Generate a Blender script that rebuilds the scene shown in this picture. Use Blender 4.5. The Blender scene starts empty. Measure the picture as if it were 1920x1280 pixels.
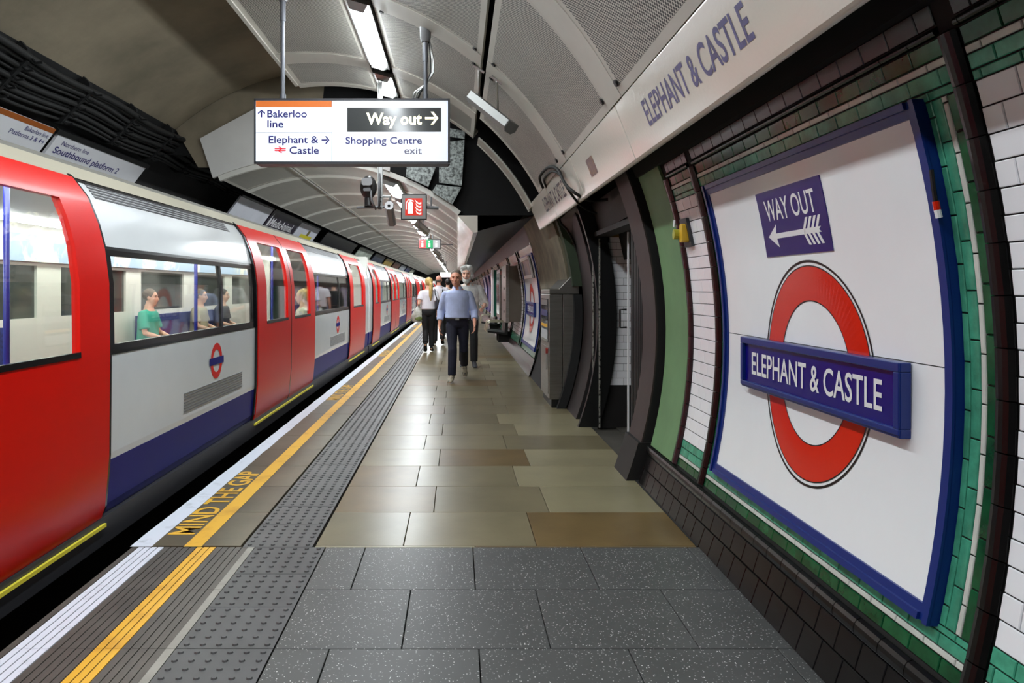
import bpy, bmesh, math, random
from mathutils import Vector, Matrix
random.seed(7)
PI = math.pi
SC = bpy.context.scene
COL = SC.collection

# ------------------------------------------------------------------ camera, world, exposure
F = 1400.0                     # focal length in pixels of the 1920 px wide frame
VPX, VPY, CAMZ = 858.0, 541.0, 1.47
cd = bpy.data.cameras.new('camera')
cd.sensor_width = 36.0
cd.lens = F / 1920 * 36
cd.shift_x = (960 - VPX) / 1920
cd.shift_y = -(640 - VPY) / 1920
cd.clip_start = 0.05
cd.clip_end = 300
cam = bpy.data.objects.new('camera', cd)
cam.location = (0, 0, CAMZ)
cam.rotation_euler = (PI / 2, 0, 0)
COL.objects.link(cam)
SC.camera = cam
w = bpy.data.worlds.new('world')
SC.world = w
w.use_nodes = True
w.node_tree.nodes['Background'].inputs[0].default_value = (0.9, 0.95, 1, 1)
w.node_tree.nodes['Background'].inputs[1].default_value = 0.0
SC.view_settings.view_transform = 'Standard'
SC.view_settings.look = 'None'
SC.view_settings.gamma = 1
SC.view_settings.use_curve_mapping = False
SC.view_settings.exposure = 0.0
SC.cycles.use_denoising = True
SC.cycles.max_bounces = 5
SC.cycles.diffuse_bounces = 3
SC.cycles.glossy_bounces = 3
SC.cycles.adaptive_threshold = 0.05
SC.cycles.sample_clamp_indirect = 6
LAMP = 51.0          # radiance of the fluorescent diffusers
CARLAMP = 15.0

# ------------------------------------------------------------------ materials
MATS = {}
def srgb(c):
    return tuple((x / 12.92 if x <= 0.04045 else ((x + 0.055) / 1.055) ** 2.4) for x in [v / 255 for v in c])

def mat(name, col, rough=0.5, metal=0.0, var=0.0, vs=4.0, bump=0.0, bs=60.0, spec=0.5, coat=0.0,
        emit=0.0, rnd=0.0, stretch=None, col2=None, thr=(0.35, 0.65), alpha=None):
    if name in MATS: return MATS[name]
    m = bpy.data.materials.new(name); MATS[name] = m
    m.use_nodes = True
    nt = m.node_tree; N = nt.nodes; L = nt.links
    b = N['Principled BSDF']
    c = srgb(col) + (1,)
    b.inputs['Base Color'].default_value = c
    b.inputs['Roughness'].default_value = rough
    b.inputs['Metallic'].default_value = metal
    b.inputs['Specular IOR Level'].default_value = spec
    b.inputs['Coat Weight'].default_value = coat
    b.inputs['Coat Roughness'].default_value = 0.1
    if emit:
        b.inputs['Emission Color'].default_value = c
        b.inputs['Emission Strength'].default_value = emit
    geo = None
    if var or bump or col2:
        geo = N.new('ShaderNodeNewGeometry')
        vec = geo.outputs['Position']
        if stretch:
            mp = N.new('ShaderNodeMapping'); mp.inputs['Scale'].default_value = stretch
            L.new(vec, mp.inputs[0]); vec = mp.outputs[0]
    out = None
    if var or col2:
        n = N.new('ShaderNodeTexNoise'); n.inputs['Scale'].default_value = vs; n.inputs['Detail'].default_value = 6
        n.inputs['Roughness'].default_value = 0.6
        L.new(vec, n.inputs['Vector'])
        r = N.new('ShaderNodeValToRGB')
        L.new(n.outputs['Fac'], r.inputs[0])
        r.color_ramp.elements[0].position = thr[0]; r.color_ramp.elements[1].position = thr[1]
        if col2:
            r.color_ramp.elements[0].color = srgb(col2) + (1,); r.color_ramp.elements[1].color = c
        else:
            r.color_ramp.elements[0].color = tuple(x * (1 - var) for x in c[:3]) + (1,)
            r.color_ramp.elements[1].color = tuple(min(1, x * (1 + var * 0.6)) for x in c[:3]) + (1,)
        out = r.outputs[0]
    if rnd:
        oi = N.new('ShaderNodeObjectInfo')
        h = N.new('ShaderNodeHueSaturation')
        mr = N.new('ShaderNodeMapRange')
        mr.inputs['To Min'].default_value = 1 - rnd; mr.inputs['To Max'].default_value = 1 + rnd * 0.7
        L.new(oi.outputs['Random'], mr.inputs[0]); L.new(mr.outputs[0], h.inputs['Value'])
        if out: L.new(out, h.inputs['Color'])
        else: h.inputs['Color'].default_value = c
        out = h.outputs[0]
    if out:
        L.new(out, b.inputs['Base Color'])
        if emit: L.new(out, b.inputs['Emission Color'])
    if bump:
        n2 = N.new('ShaderNodeTexNoise'); n2.inputs['Scale'].default_value = bs; n2.inputs['Detail'].default_value = 3
        L.new(vec, n2.inputs['Vector'])
        bp = N.new('ShaderNodeBump'); bp.inputs['Strength'].default_value = bump; bp.inputs['Distance'].default_value = 0.01
        L.new(n2.outputs['Fac'], bp.inputs['Height']); L.new(bp.outputs[0], b.inputs['Normal'])
    return m

def glass(name, tint=(1, 1, 1), refl=0.12, rough=0.03):
    m = bpy.data.materials.new(name); MATS[name] = m; m.use_nodes = True
    nt = m.node_tree; N = nt.nodes; L = nt.links
    N.remove(N['Principled BSDF'])
    t = N.new('ShaderNodeBsdfTransparent'); t.inputs[0].default_value = tuple(tint) + (1,)
    g = N.new('ShaderNodeBsdfGlossy'); g.inputs['Roughness'].default_value = rough
    lw = N.new('ShaderNodeLayerWeight'); lw.inputs[0].default_value = 0.5
    pw = N.new('ShaderNodeMath'); pw.operation = 'POWER'; pw.inputs[1].default_value = 4.0; L.new(lw.outputs['Facing'], pw.inputs[0])
    f = N.new('ShaderNodeMath'); f.operation = 'MULTIPLY_ADD'; f.inputs[1].default_value = 0.6; f.inputs[2].default_value = 0.04; L.new(pw.outputs[0], f.inputs[0])
    mx = N.new('ShaderNodeMixShader')
    L.new(f.outputs[0], mx.inputs[0]); L.new(t.outputs[0], mx.inputs[1]); L.new(g.outputs[0], mx.inputs[2])
    L.new(mx.outputs[0], N['Material Output'].inputs[0])
    return m

def emission(name, col, st):
    m = bpy.data.materials.new(name); MATS[name] = m; m.use_nodes = True
    nt = m.node_tree; N = nt.nodes
    N.remove(N['Principled BSDF'])
    e = N.new('ShaderNodeEmission'); e.inputs[0].default_value = tuple(col) + (1,); e.inputs[1].default_value = st
    nt.links.new(e.outputs[0], N['Material Output'].inputs[0])
    return m

def perforated(name, col, pitch, r, hole=(14, 14, 14)):
    """painted sheet metal with a staggered grid of punched holes, in metres of the UV map"""
    m = mat(name, col, 0.42, var=0.10, vs=1.6)
    nt = m.node_tree; N = nt.nodes; L = nt.links; b = N['Principled BSDF']
    src = b.inputs['Base Color'].links[0].from_socket
    uv = N.new('ShaderNodeUVMap')
    sc = N.new('ShaderNodeVectorMath'); sc.operation = 'SCALE'; sc.inputs['Scale'].default_value = 1 / pitch
    L.new(uv.outputs[0], sc.inputs[0])
    outs = []
    for off in (0.0, 0.5):
        a = N.new('ShaderNodeVectorMath'); a.operation = 'ADD'; a.inputs[1].default_value = (off, off, 0)
        L.new(sc.outputs[0], a.inputs[0])
        fr = N.new('ShaderNodeVectorMath'); fr.operation = 'FRACTION'; L.new(a.outputs[0], fr.inputs[0])
        sb = N.new('ShaderNodeVectorMath'); sb.operation = 'SUBTRACT'; sb.inputs[1].default_value = (0.5, 0.5, 0)
        L.new(fr.outputs[0], sb.inputs[0])
        ln = N.new('ShaderNodeVectorMath'); ln.operation = 'LENGTH'; L.new(sb.outputs[0], ln.inputs[0])
        outs.append(ln.outputs['Value'])
    mn = N.new('ShaderNodeMath'); mn.operation = 'MINIMUM'; L.new(outs[0], mn.inputs[0]); L.new(outs[1], mn.inputs[1])
    lt = N.new('ShaderNodeMath'); lt.operation = 'LESS_THAN'; lt.inputs[1].default_value = r; L.new(mn.outputs[0], lt.inputs[0])
    mx = N.new('ShaderNodeMix'); mx.data_type = 'RGBA'
    L.new(lt.outputs[0], mx.inputs['Factor']); L.new(src, mx.inputs['A']); mx.inputs['B'].default_value = srgb(hole) + (1,)
    L.new(mx.outputs['Result'], b.inputs['Base Color'])
    return m

def tiled(name, col, joint, tw, th, rough=0.2, mortar=0.004, off=0.5, spec=0.5):
    """far wall glazed tiles: brick pattern in metres of the UV map"""
    m = mat(name, col, rough, spec=spec)
    nt = m.node_tree; N = nt.nodes; L = nt.links; b = N['Principled BSDF']
    uv = N.new('ShaderNodeUVMap'); br = N.new('ShaderNodeTexBrick')
    br.inputs['Scale'].default_value = 1; br.inputs['Brick Width'].default_value = tw; br.inputs['Row Height'].default_value = th
    br.inputs['Mortar Size'].default_value = mortar; br.offset = off
    br.inputs['Color1'].default_value = srgb(col) + (1,)
    br.inputs['Color2'].default_value = tuple(x * 0.85 for x in srgb(col)) + (1,)
    br.inputs['Mortar'].default_value = srgb(joint) + (1,)
    L.new(uv.outputs[0], br.inputs['Vector']); L.new(br.outputs['Color'], b.inputs['Base Color'])
    return m

# ------------------------------------------------------------------ mesh builder
class MB:
    def __init__(s): s.v = []; s.f = []; s.m = []; s.uv = {}
    def quad(s, pts, mi=0, uvs=None):
        b = len(s.v); s.v += [tuple(p) for p in pts]
        s.f.append(list(range(b, b + len(pts)))); s.m.append(mi)
        if uvs: s.uv[len(s.f) - 1] = uvs
    def hexa(s, p, mi=0):
        """8 points: bottom ring 0-3, top ring 4-7"""
        b = len(s.v); s.v += [tuple(q) for q in p]
        for f in ((0, 3, 2, 1), (4, 5, 6, 7), (0, 1, 5, 4), (1, 2, 6, 5), (2, 3, 7, 6), (3, 0, 4, 7)):
            s.f.append([b + i for i in f]); s.m.append(mi)
        return s
    def box(s, x0, x1, y0, y1, z0, z1, mi=0, rot=None, about=None):
        p = [(x0, y0, z0), (x1, y0, z0), (x1, y1, z0), (x0, y1, z0), (x0, y0, z1), (x1, y0, z1), (x1, y1, z1), (x0, y1, z1)]
        if rot is not None:
            c = Vector(about) if about else Vector(((x0 + x1) / 2, (y0 + y1) / 2, (z0 + z1) / 2))
            p = [tuple(rot @ (Vector(q) - c) + c) for q in p]
        return s.hexa(p, mi)
    def cbox(s, x0, x1, y0, y1, z0, z1, c=0.01, mi=0, axis='z'):
        """box with chamfered edges along one axis"""
        if axis == 'z':
            r = [(x0 + c, y0), (x1 - c, y0), (x1, y0 + c), (x1, y1 - c), (x1 - c, y1), (x0 + c, y1), (x0, y1 - c), (x0, y0 + c)]
            return s.prism([(a, b, z0) for a, b in r], (0, 0, z1 - z0), mi)
        if axis == 'y':
            r = [(x0 + c, z0), (x1 - c, z0), (x1, z0 + c), (x1, z1 - c), (x1 - c, z1), (x0 + c, z1), (x0, z1 - c), (x0, z0 + c)]
            return s.prism([(a, y0, b) for a, b in r], (0, y1 - y0, 0), mi)
        r = [(y0 + c, z0), (y1 - c, z0), (y1, z0 + c), (y1, z1 - c), (y1 - c, z1), (y0 + c, z1), (y0, z1 - c), (y0, z0 + c)]
        return s.prism([(x0, a, b) for a, b in r], (x1 - x0, 0, 0), mi)
    def prism(s, poly, d, mi=0):
        b = len(s.v); n = len(poly); d = Vector(d)
        s.v += [tuple(p) for p in poly] + [tuple(Vector(p) + d) for p in poly]
        s.f.append([b + i for i in range(n)][::-1]); s.m.append(mi)
        s.f.append([b + n + i for i in range(n)]); s.m.append(mi)
        for i in range(n):
            j = (i + 1) % n
            s.f.append([b + i, b + j, b + n + j, b + n + i]); s.m.append(mi)
        return s
    def rings(s, R, mi=0, cap=True, close=True):
        b = len(s.v); n = len(R[0])
        for r in R: s.v += [tuple(p) for p in r]
        for k in range(len(R) - 1):
            for i in range(n if close else n - 1):
                j = (i + 1) % n
                s.f.append([b + k * n + i, b + k * n + j, b + (k + 1) * n + j, b + (k + 1) * n + i]); s.m.append(mi)
        if cap:
            s.f.append([b + i for i in range(n)][::-1]); s.m.append(mi)
            s.f.append([b + (len(R) - 1) * n + i for i in range(n)]); s.m.append(mi)
        return s
    def tube(s, pts, r, n=8, mi=0, flat=1.0, side=None, round_caps=False):
        pts = [Vector(p) for p in pts]; k = len(pts)
        rr = list(r) if isinstance(r, (list, tuple)) else [r] * k
        if round_caps:
            d0 = (pts[0] - pts[1]).normalized(); d1 = (pts[-1] - pts[-2]).normalized()
            a, b2 = pts[0], pts[-1]; r0, r1 = rr[0], rr[-1]
            pts = [a + d0 * r0 * 0.95, a + d0 * r0 * 0.6] + pts + [b2 + d1 * r1 * 0.6, b2 + d1 * r1 * 0.95]
            rr = [r0 * 0.3, r0 * 0.78] + rr + [r1 * 0.78, r1 * 0.3]; k = len(pts)
        ref = None; R = []
        for i in range(k):
            t = (pts[min(i + 1, k - 1)] - pts[max(i - 1, 0)]).normalized()
            if side is not None:
                u = Vector(side) - t * t.dot(Vector(side))
            elif ref is None:
                u = t.orthogonal()
            else:
                u = ref - t * t.dot(ref)
            u.normalize(); ref = u; v = t.cross(u)
            R.append([pts[i] + (u * math.cos(2 * PI * j / n) + v * flat * math.sin(2 * PI * j / n)) * rr[i] for j in range(n)])
        return s.rings(R, mi)
    def ellip(s, c, r, rot=None, n=14, m=9, mi=0):
        R = []
        c = Vector(c)
        for k in range(m + 1):
            th = PI * (0.02 + 0.96 * k / m)
            ring = []
            for i in range(n):
                a = 2 * PI * i / n
                q = Vector((r[0] * math.sin(th) * math.cos(a), r[1] * math.sin(th) * math.sin(a), -r[2] * math.cos(th)))
                if rot is not None: q = rot @ q
                ring.append(c + q)
            R.append(ring)
        return s.rings(R, mi)
    def loft(s, rows, n=18, mi=0, sq=1.0, map=None):
        """rows of (cx, cy, cz, rx, ry) ellipses stacked along z"""
        R = []
        for cx, cy, cz, rx, ry in rows:
            ring = []
            for i in range(n):
                a = 2 * PI * i / n
                ca, sa = math.cos(a), math.sin(a)
                x = rx * math.copysign(abs(ca) ** sq, ca); y = ry * math.copysign(abs(sa) ** sq, sa)
                p = Vector((cx + x, cy + y, cz))
                ring.append(map(p) if map else p)
            R.append(ring)
        return s.rings(R, mi)
    def mesh(s, name, mats, off=(0, 0, 0), smooth=False):
        me = bpy.data.meshes.new(name)
        ox, oy, oz = off
        me.from_pydata([(a - ox, b - oy, c - oz) for a, b, c in s.v], [], s.f)
        for m in (mats if isinstance(mats, (list, tuple)) else [mats]): me.materials.append(m)
        me.polygons.foreach_set('material_index', s.m)
        if smooth: me.polygons.foreach_set('use_smooth', [True] * len(s.f))
        if s.uv:
            ul = me.uv_layers.new(name='UVMap')
            for fi, uvs in s.uv.items():
                for k, li in enumerate(me.polygons[fi].loop_indices): ul.data[li].uv = uvs[k]
        me.update()
        return me

def link(o, parent=None):
    COL.objects.link(o)
    if parent is not None: o.parent = parent
    return o
def wloc(o):
    p = Vector((0, 0, 0))
    while o is not None:
        p += o.location; o = o.parent
    return p
def put(name, mb, mats, parent=None, smooth=False, loc=None, bevel=0, auto=None):
    """one mesh object, given in world coordinates; a part when it has a parent"""
    base = Vector(loc) if loc is not None else (wloc(parent) if parent is not None else Vector((0, 0, 0)))
    o = bpy.data.objects.new(name, mb.mesh(name, mats, base, smooth))
    link(o, parent)
    if loc is not None: o.location = base - (wloc(parent) if parent is not None else Vector((0, 0, 0)))
    if bevel:
        b = o.modifiers.new('bevel', 'BEVEL'); b.width = bevel; b.segments = 2; b.limit_method = 'ANGLE'
    if auto is not None: shade(o, auto)
    return o
def shade(o, ang=35):
    me = o.data
    me.polygons.foreach_set('use_smooth', [True] * len(me.polygons))
    bm = bmesh.new(); bm.from_mesh(me)
    for e in bm.edges:
        e.smooth = len(e.link_faces) == 2 and e.calc_face_angle(0) < math.radians(ang)
    bm.to_mesh(me); bm.free()
def tag(o, label, cat, group=None):
    o['label'] = label; o['category'] = cat
    if group: o['group'] = group
    return o
def thing(name, label, cat, loc, group=None, rz=0):
    o = bpy.data.objects.new(name, None); o.empty_display_size = 0.1
    o.location = loc; o.rotation_euler = (0, 0, rz)
    link(o); return tag(o, label, cat, group)
def struct(o): o['kind'] = 'structure'; return o
def piece(name, me, parent, loc, rot=None):
    o = bpy.data.objects.new(name, me); link(o, parent)
    o.location = Vector(loc) - wloc(parent)
    if rot is not None: o.rotation_euler = rot.to_euler()
    return o

# ------------------------------------------------------------------ lettering
_tc = {}
def text2d(s, bold=0.0, spacing=1.0):
    key = (s, bold, spacing)
    if key in _tc: return _tc[key]
    c = bpy.data.curves.new('t', 'FONT'); c.body = s; c.size = 1; c.offset = bold; c.space_character = spacing
    c.resolution_u = 4; c.fill_mode = 'FRONT'
    o = bpy.data.objects.new('t', c); COL.objects.link(o)
    dg = bpy.context.evaluated_depsgraph_get()
    me = bpy.data.meshes.new_from_object(o.evaluated_get(dg))
    V = [(v.co.x, v.co.y) for v in me.vertices]; Fc = [list(p.vertices) for p in me.polygons]
    bpy.data.objects.remove(o); bpy.data.curves.remove(c); bpy.data.meshes.remove(me)
    _tc[key] = (V, Fc); return V, Fc
def cap_h():
    V, _ = text2d('H'); return max(v[1] for v in V)
def text(name, s, cap, fn, m, parent, width=None, anchor='l', bold=0.0, spacing=1.0, sub=False):
    """flat print: fn maps text-plane metres to the world"""
    V, Fc = text2d(s, bold, spacing)
    k = cap / cap_h(); x0 = min(v[0] for v in V); x1 = max(v[0] for v in V)
    kx = k if width is None else width / (x1 - x0)
    wd = (x1 - x0) * kx; sh = {'l': 0, 'c': -wd / 2, 'r': -wd}[anchor]
    mb = MB(); mb.v = [tuple(fn((v[0] - x0) * kx + sh, v[1] * k)) for v in V]; mb.f = Fc; mb.m = [0] * len(Fc)
    return put(name, mb, m, parent)
def flat(name, poly, fn, m, parent):
    mb = MB(); mb.quad([fn(a, b) for a, b in poly]); return put(name, mb, m, parent)
def arrow2d(kind, s):
    """arrow pictogram outlines (list of polygons) in a box of size s pointing right"""
    t = s * 0.17
    P = [[(0, s / 2 - t / 2), (s * 0.72, s / 2 - t / 2), (s * 0.72, s / 2 + t / 2), (0, s / 2 + t / 2)],
         [(s * 0.42, s * 0.98), (s * 0.62, s * 0.98), (s, s * 0.5), (s * 0.79, s * 0.5)],
         [(s * 0.42, s * 0.02), (s * 0.79, s * 0.5), (s, s * 0.5), (s * 0.62, s * 0.02)]]
    if kind == 'up': P = [[(s - b, a) for a, b in q] for q in P]
    return P
def polys(name, P, fn, m, parent):
    mb = MB()
    for q in P: mb.quad([fn(a, b) for a, b in q])
    return put(name, mb, m, parent)
# ------------------------------------------------------------------ palette
STONE = mat('york_stone', (118, 109, 84), 0.30, var=0.16, vs=2.2, rnd=0.14, bump=0.03, bs=90, spec=0.42)
STONE_L = mat('york_stone_pale', (140, 132, 104), 0.30, var=0.14, vs=1.7, rnd=0.08, bump=0.03, bs=90, spec=0.42)
STONE_B = mat('york_stone_brown', (108, 88, 54), 0.33, var=0.22, vs=2.6, rnd=0.08, bump=0.03, bs=90, spec=0.5)
EDGE_ST = mat('edge_stone', (94, 85, 66), 0.40, var=0.18, vs=3, rnd=0.10, bump=0.05, bs=120)
JOINT = mat('joint_dirt', (66, 62, 55), 0.9, var=0.2)
def terrazzo():
    m = mat('grey_granite_paving', (76, 77, 76), 0.40, var=0.10, vs=3, rnd=0.05, spec=0.5)
    nt = m.node_tree; N = nt.nodes; L = nt.links; b = N['Principled BSDF']; src = b.inputs['Base Color'].links[0].from_socket
    g = N.new('ShaderNodeNewGeometry'); vo = N.new('ShaderNodeTexVoronoi'); vo.inputs['Scale'].default_value = 75
    L.new(g.outputs['Position'], vo.inputs['Vector'])
    lt = N.new('ShaderNodeMath'); lt.operation = 'LESS_THAN'; lt.inputs[1].default_value = 0.21; L.new(vo.outputs['Distance'], lt.inputs[0])
    mul = N.new('ShaderNodeMath'); mul.operation = 'MULTIPLY'; L.new(lt.outputs[0], mul.inputs[0])
    sep = N.new('ShaderNodeSeparateColor'); L.new(vo.outputs['Color'], sep.inputs[0]); L.new(sep.outputs[0], mul.inputs[1])
    mx = N.new('ShaderNodeMix'); mx.data_type = 'RGBA'; L.new(mul.outputs[0], mx.inputs['Factor']); L.new(src, mx.inputs['A'])
    mx.inputs['B'].default_value = srgb((225, 225, 222)) + (1,); L.new(mx.outputs['Result'], b.inputs['Base Color'])
    return m
GRANITE = terrazzo()
TACT_D = mat('tactile_grey', (76, 76, 77), 0.45, var=0.14, vs=4, rnd=0.05)
RIB = mat('ribbed_edge_grey', (88, 84, 78), 0.55, var=0.16, vs=5, bump=0.1, bs=150)
PALE = mat('pale_concrete', (150, 148, 140), 0.7, var=0.15, vs=6)
WHITEP = mat('white_line_paint', (228, 234, 246), 0.45, var=0.05, vs=7, col2=(196, 202, 212), thr=(0.28, 0.42))
YELP = mat('yellow_line_paint', (240, 186, 60), 0.45, col2=(214, 158, 52), vs=5, thr=(0.3, 0.5))
BLACKT = mat('black_glazed_tile', (17, 16, 16), 0.22, rnd=0.3, var=0.3, vs=6, spec=0.35)
BROWNT = mat('dark_brown_glazed_tile', (36, 30, 34), 0.22, rnd=0.6, var=0.3, vs=6, spec=0.5)
GREENT = mat('green_glazed_tile', (72, 158, 128), 0.12, rnd=0.16, var=0.28, vs=14, spec=0.5)
DGREENT = mat('dark_green_glazed_tile', (22, 82, 48), 0.12, rnd=0.25, var=0.35, vs=12, spec=0.5)
CREAMT = mat('cream_glazed_tile', (206, 208, 200), 0.12, rnd=0.06, var=0.10, vs=9, spec=0.5)
WHITET = mat('white_glazed_tile', (246, 246, 250), 0.10, rnd=0.03, spec=0.5)
GROUT = mat('dark_grout', (26, 23, 22), 0.9)
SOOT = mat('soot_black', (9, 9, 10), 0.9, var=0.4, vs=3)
SOOTG = mat('tunnel_soot_grey', (30, 30, 31), 0.8, var=0.4, vs=2)
PLASTER = mat('beige_vault_plaster', (150, 137, 116), 0.85, col2=(116, 108, 90), vs=1.1, thr=(0.3, 0.7), bump=0.1, bs=20)
PANELF = mat('ceiling_panel_paint', (190, 187, 177), 0.42, var=0.08, vs=1.5, rnd=0.05)
PERF = perforated('perforated_ceiling_sheet', (196, 193, 182), 0.029, 0.29, hole=(5, 5, 5))
PERF2 = perforated('perforated_vault_sheet', (160, 157, 148), 0.026, 0.15)
BANDM = mat('pale_band_paint', (216, 214, 206), 0.38, var=0.06, vs=1.5)
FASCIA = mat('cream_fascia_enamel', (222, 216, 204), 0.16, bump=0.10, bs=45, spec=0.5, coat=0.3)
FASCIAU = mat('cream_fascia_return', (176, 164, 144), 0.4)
NAVY = mat('navy_lettering', (38, 34, 112), 0.4)
NAVYF = mat('faded_navy_lettering', (92, 88, 132), 0.4, var=0.3, vs=16)
BLUEF = mat('blue_frame_paint', (14, 42, 118), 0.30, col2=(84, 66, 52), vs=9, thr=(0.24, 0.29), spec=0.5)
BLUEB = mat('blue_name_board', (14, 10, 116), 0.22)
ENAMEL = mat('white_enamel', (250, 252, 254), 0.13, var=0.015, vs=3, coat=0.2)
RED = mat('signal_red', (222, 40, 14), 0.16, coat=0.2)
BLACK = mat('black_print', (12, 12, 12), 0.3)
WHITE = mat('white_print', (240, 240, 242), 0.3)
STEEL = mat('brushed_stainless', (150, 146, 140), 0.32, metal=0.85, var=0.12, vs=3, stretch=(1, 1, 12))
ALU = mat('aluminium', (176, 176, 174), 0.34, metal=0.8)
GREYP = mat('grey_paint', (110, 110, 112), 0.5)
DGREY = mat('dark_grey_metal', (58, 58, 62), 0.45, metal=0.3)
BLACKM = mat('black_metal', (18, 18, 19), 0.4)
RUBBER = mat('black_cable_sheath', (15, 15, 14), 0.7, var=0.3, vs=6)
BROWNP = mat('brown_beam_paint', (56, 44, 43), 0.5, var=0.22, vs=5)
DARKP = mat('dark_beam_paint', (22, 20, 21), 0.55, var=0.3, vs=4)
GREENP = mat('green_wall_paint', (104, 140, 96), 0.55, var=0.10, vs=3, bump=0.05, bs=30)
GRIME = mat('grimy_plaster', (126, 120, 98), 0.7, col2=(84, 78, 62), vs=3, thr=(0.32, 0.68))
MOTTLE = mat('mottled_foil_panel', (176, 184, 180), 0.4, col2=(62, 66, 64), vs=26, thr=(0.36, 0.62))
LAMPM = emission('fluorescent_diffuser', (0.90, 0.965, 1.0), LAMP)
CARLM = emission('carriage_lamp', (1.0, 1.0, 0.96), CARLAMP)

# ------------------------------------------------------------------ geometry of the tunnel
XC, ZC = -1.77, 1.15
RT = 3.36                       # face of the wall tiles
Y0, YE = -6.4, 86.0
def wx(z, R): return XC + math.sqrt(max(0.0, R * R - (z - ZC) ** 2))
def wl(z, R): return XC - math.sqrt(max(0.0, R * R - (z - ZC) ** 2))
def arcpt(a, R, y, cx=XC, cz=ZC):
    a = math.radians(a); return (cx + R * math.cos(a), y, cz + R * math.sin(a))
def cslab(mb, y0, y1, z0, z1, rin, rout, n=10, mi=0, side=1):
    fx = wx if side > 0 else wl
    A = []
    for k in range(n + 1):
        z = z0 + (z1 - z0) * k / n
        A.append([(fx(z, rin), y0, z), (fx(z, rin), y1, z), (fx(z, rout), y1, z), (fx(z, rout), y0, z)])
    return mb.rings(A, mi)
def arcband(mb, a0, a1, rin, rout, y0, y1, n=10, mi=0, cx=XC, cz=ZC):
    A = []
    for k in range(n + 1):
        a = a0 + (a1 - a0) * k / n
        A.append([arcpt(a, rin, y0, cx, cz), arcpt(a, rin, y1, cx, cz), arcpt(a, rout, y1, cx, cz), arcpt(a, rout, y0, cx, cz)])
    return mb.rings(A, mi)
def arcskin(mb, a0, a1, R, y0, y1, n=24, mi=0, cx=XC, cz=ZC, uv=True):
    for k in range(n):
        p, q = a0 + (a1 - a0) * k / n, a0 + (a1 - a0) * (k + 1) / n
        u0, u1 = math.radians(p) * R, math.radians(q) * R
        mb.quad([arcpt(p, R, y0, cx, cz), arcpt(p, R, y1, cx, cz), arcpt(q, R, y1, cx, cz), arcpt(q, R, y0, cx, cz)], mi,
                [(u0, y0), (u0, y1), (u1, y1), (u1, y0)])
    return mb

# tunnel lining
YB = 10.62
mb = MB(); arcskin(mb, 84, 131, 3.42, Y0, YB, 22)
ceiling = struct(put('ceiling', mb, PLASTER, smooth=True))
mb = MB(); arcskin(mb, 131, 222, 3.42, Y0, YE, 30)
wall_left = struct(put('wall_left', mb, SOOTG, smooth=True))
mb = MB(); arcskin(mb, 10, 84, 3.60, 5.4, YB + 3, 24); arcskin(mb, 10, 84, 3.44, Y0, 5.4, 24)
put('void_lining', mb, SOOT, ceiling, smooth=True)
mb = MB(); mb.box(-5.4, 2.2, Y0 - 0.3, Y0, -1.3, 4.8)
struct(put('wall_back', mb, SOOTG))

# ------------------------------------------------------------------ perforated ceiling panels
def panel_mesh(name, a0, a1, L, R, sheet, cx=XC, cz=ZC, mg=0.055, lip=0.03, n=8):
    mb = MB(); d = math.degrees(mg / R)
    aa = [a0, a0 + d] + [a0 + d + (a1 - a0 - 2 * d) * k / n for k in range(1, n)] + [a1 - d, a1]
    yy = [0, mg, L - mg, L]
    for i in range(len(aa) - 1):
        for j in range(3):
            inner = 0 < i < len(aa) - 2 and j == 1
            p, q = aa[i], aa[i + 1]; u0, u1 = math.radians(p) * R, math.radians(q) * R
            mb.quad([arcpt(p, R, yy[j], cx, cz), arcpt(p, R, yy[j + 1], cx, cz), arcpt(q, R, yy[j + 1], cx, cz), arcpt(q, R, yy[j], cx, cz)],
                    0 if inner else 1, [(u0, yy[j]), (u0, yy[j + 1]), (u1, yy[j + 1]), (u1, yy[j])])
    for a in (a0, a1):
        mb.quad([arcpt(a, R, 0, cx, cz), arcpt(a, R, L, cx, cz), arcpt(a, R + lip, L, cx, cz), arcpt(a, R + lip, 0, cx, cz)], 1, [(0, 0)] * 4)
    for y in (0, L):
        for i in range(len(aa) - 1):
            mb.quad([arcpt(aa[i], R, y, cx, cz), arcpt(aa[i + 1], R, y, cx, cz), arcpt(aa[i + 1], R + lip, y, cx, cz), arcpt(aa[i], R + lip, y, cx, cz)], 1, [(0, 0)] * 4)
    return mb.mesh(name, [sheet, PANELF])
RP = 3.10
cols = [(76.8, 97.2), (50.2, 71.4), (28.0, 49.0)]
PC = 2.2
bands = [4.57 + PC * k for k in range(-4, 3)]        # centres of the plain bands
for ci, (a0, a1) in enumerate(cols):
    full = panel_mesh('ceiling_panel', a0, a1, PC - 0.34, RP, PERF)
    for bnd in bands[:-1]:
        piece('ceiling_panel', full, ceiling, (0, bnd + 0.17, 0))
    if ci < 2:
        piece('ceiling_panel', panel_mesh('ceiling_panel', a0, a1, 0.95, RP, PERF), ceiling, (0, bands[-1] + 0.17, 0))
    bm_ = MB(); arcband(bm_, a0, a1, RP - 0.004, RP + 0.03, -0.165, 0.165, 8)
    bme = bm_.mesh('plain_band', PANELF)
    for bnd in bands: 
        if not (ci == 2 and bnd > 8.9): piece('plain_band', bme, ceiling, (0, bnd, 0))
    if ci < 2:
        mb = MB(); arcband(mb, a0, a1, RP - 0.004, RP + 0.10, 10.1, 10.24, 8); put('end_band', mb, PANELF, ceiling)
mb = MB(); arcband(mb, 28.0, 49.0, RP - 0.004, RP + 0.03, 8.81, 8.86, 8); put('end_band', mb, PANELF, ceiling)
mb = MB(); arcband(mb, 97.15, 97.9, RP - 0.02, RP + 0.32, -2, 10.1, 2); put('edge_lip', mb, PANELF, ceiling)
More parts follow.
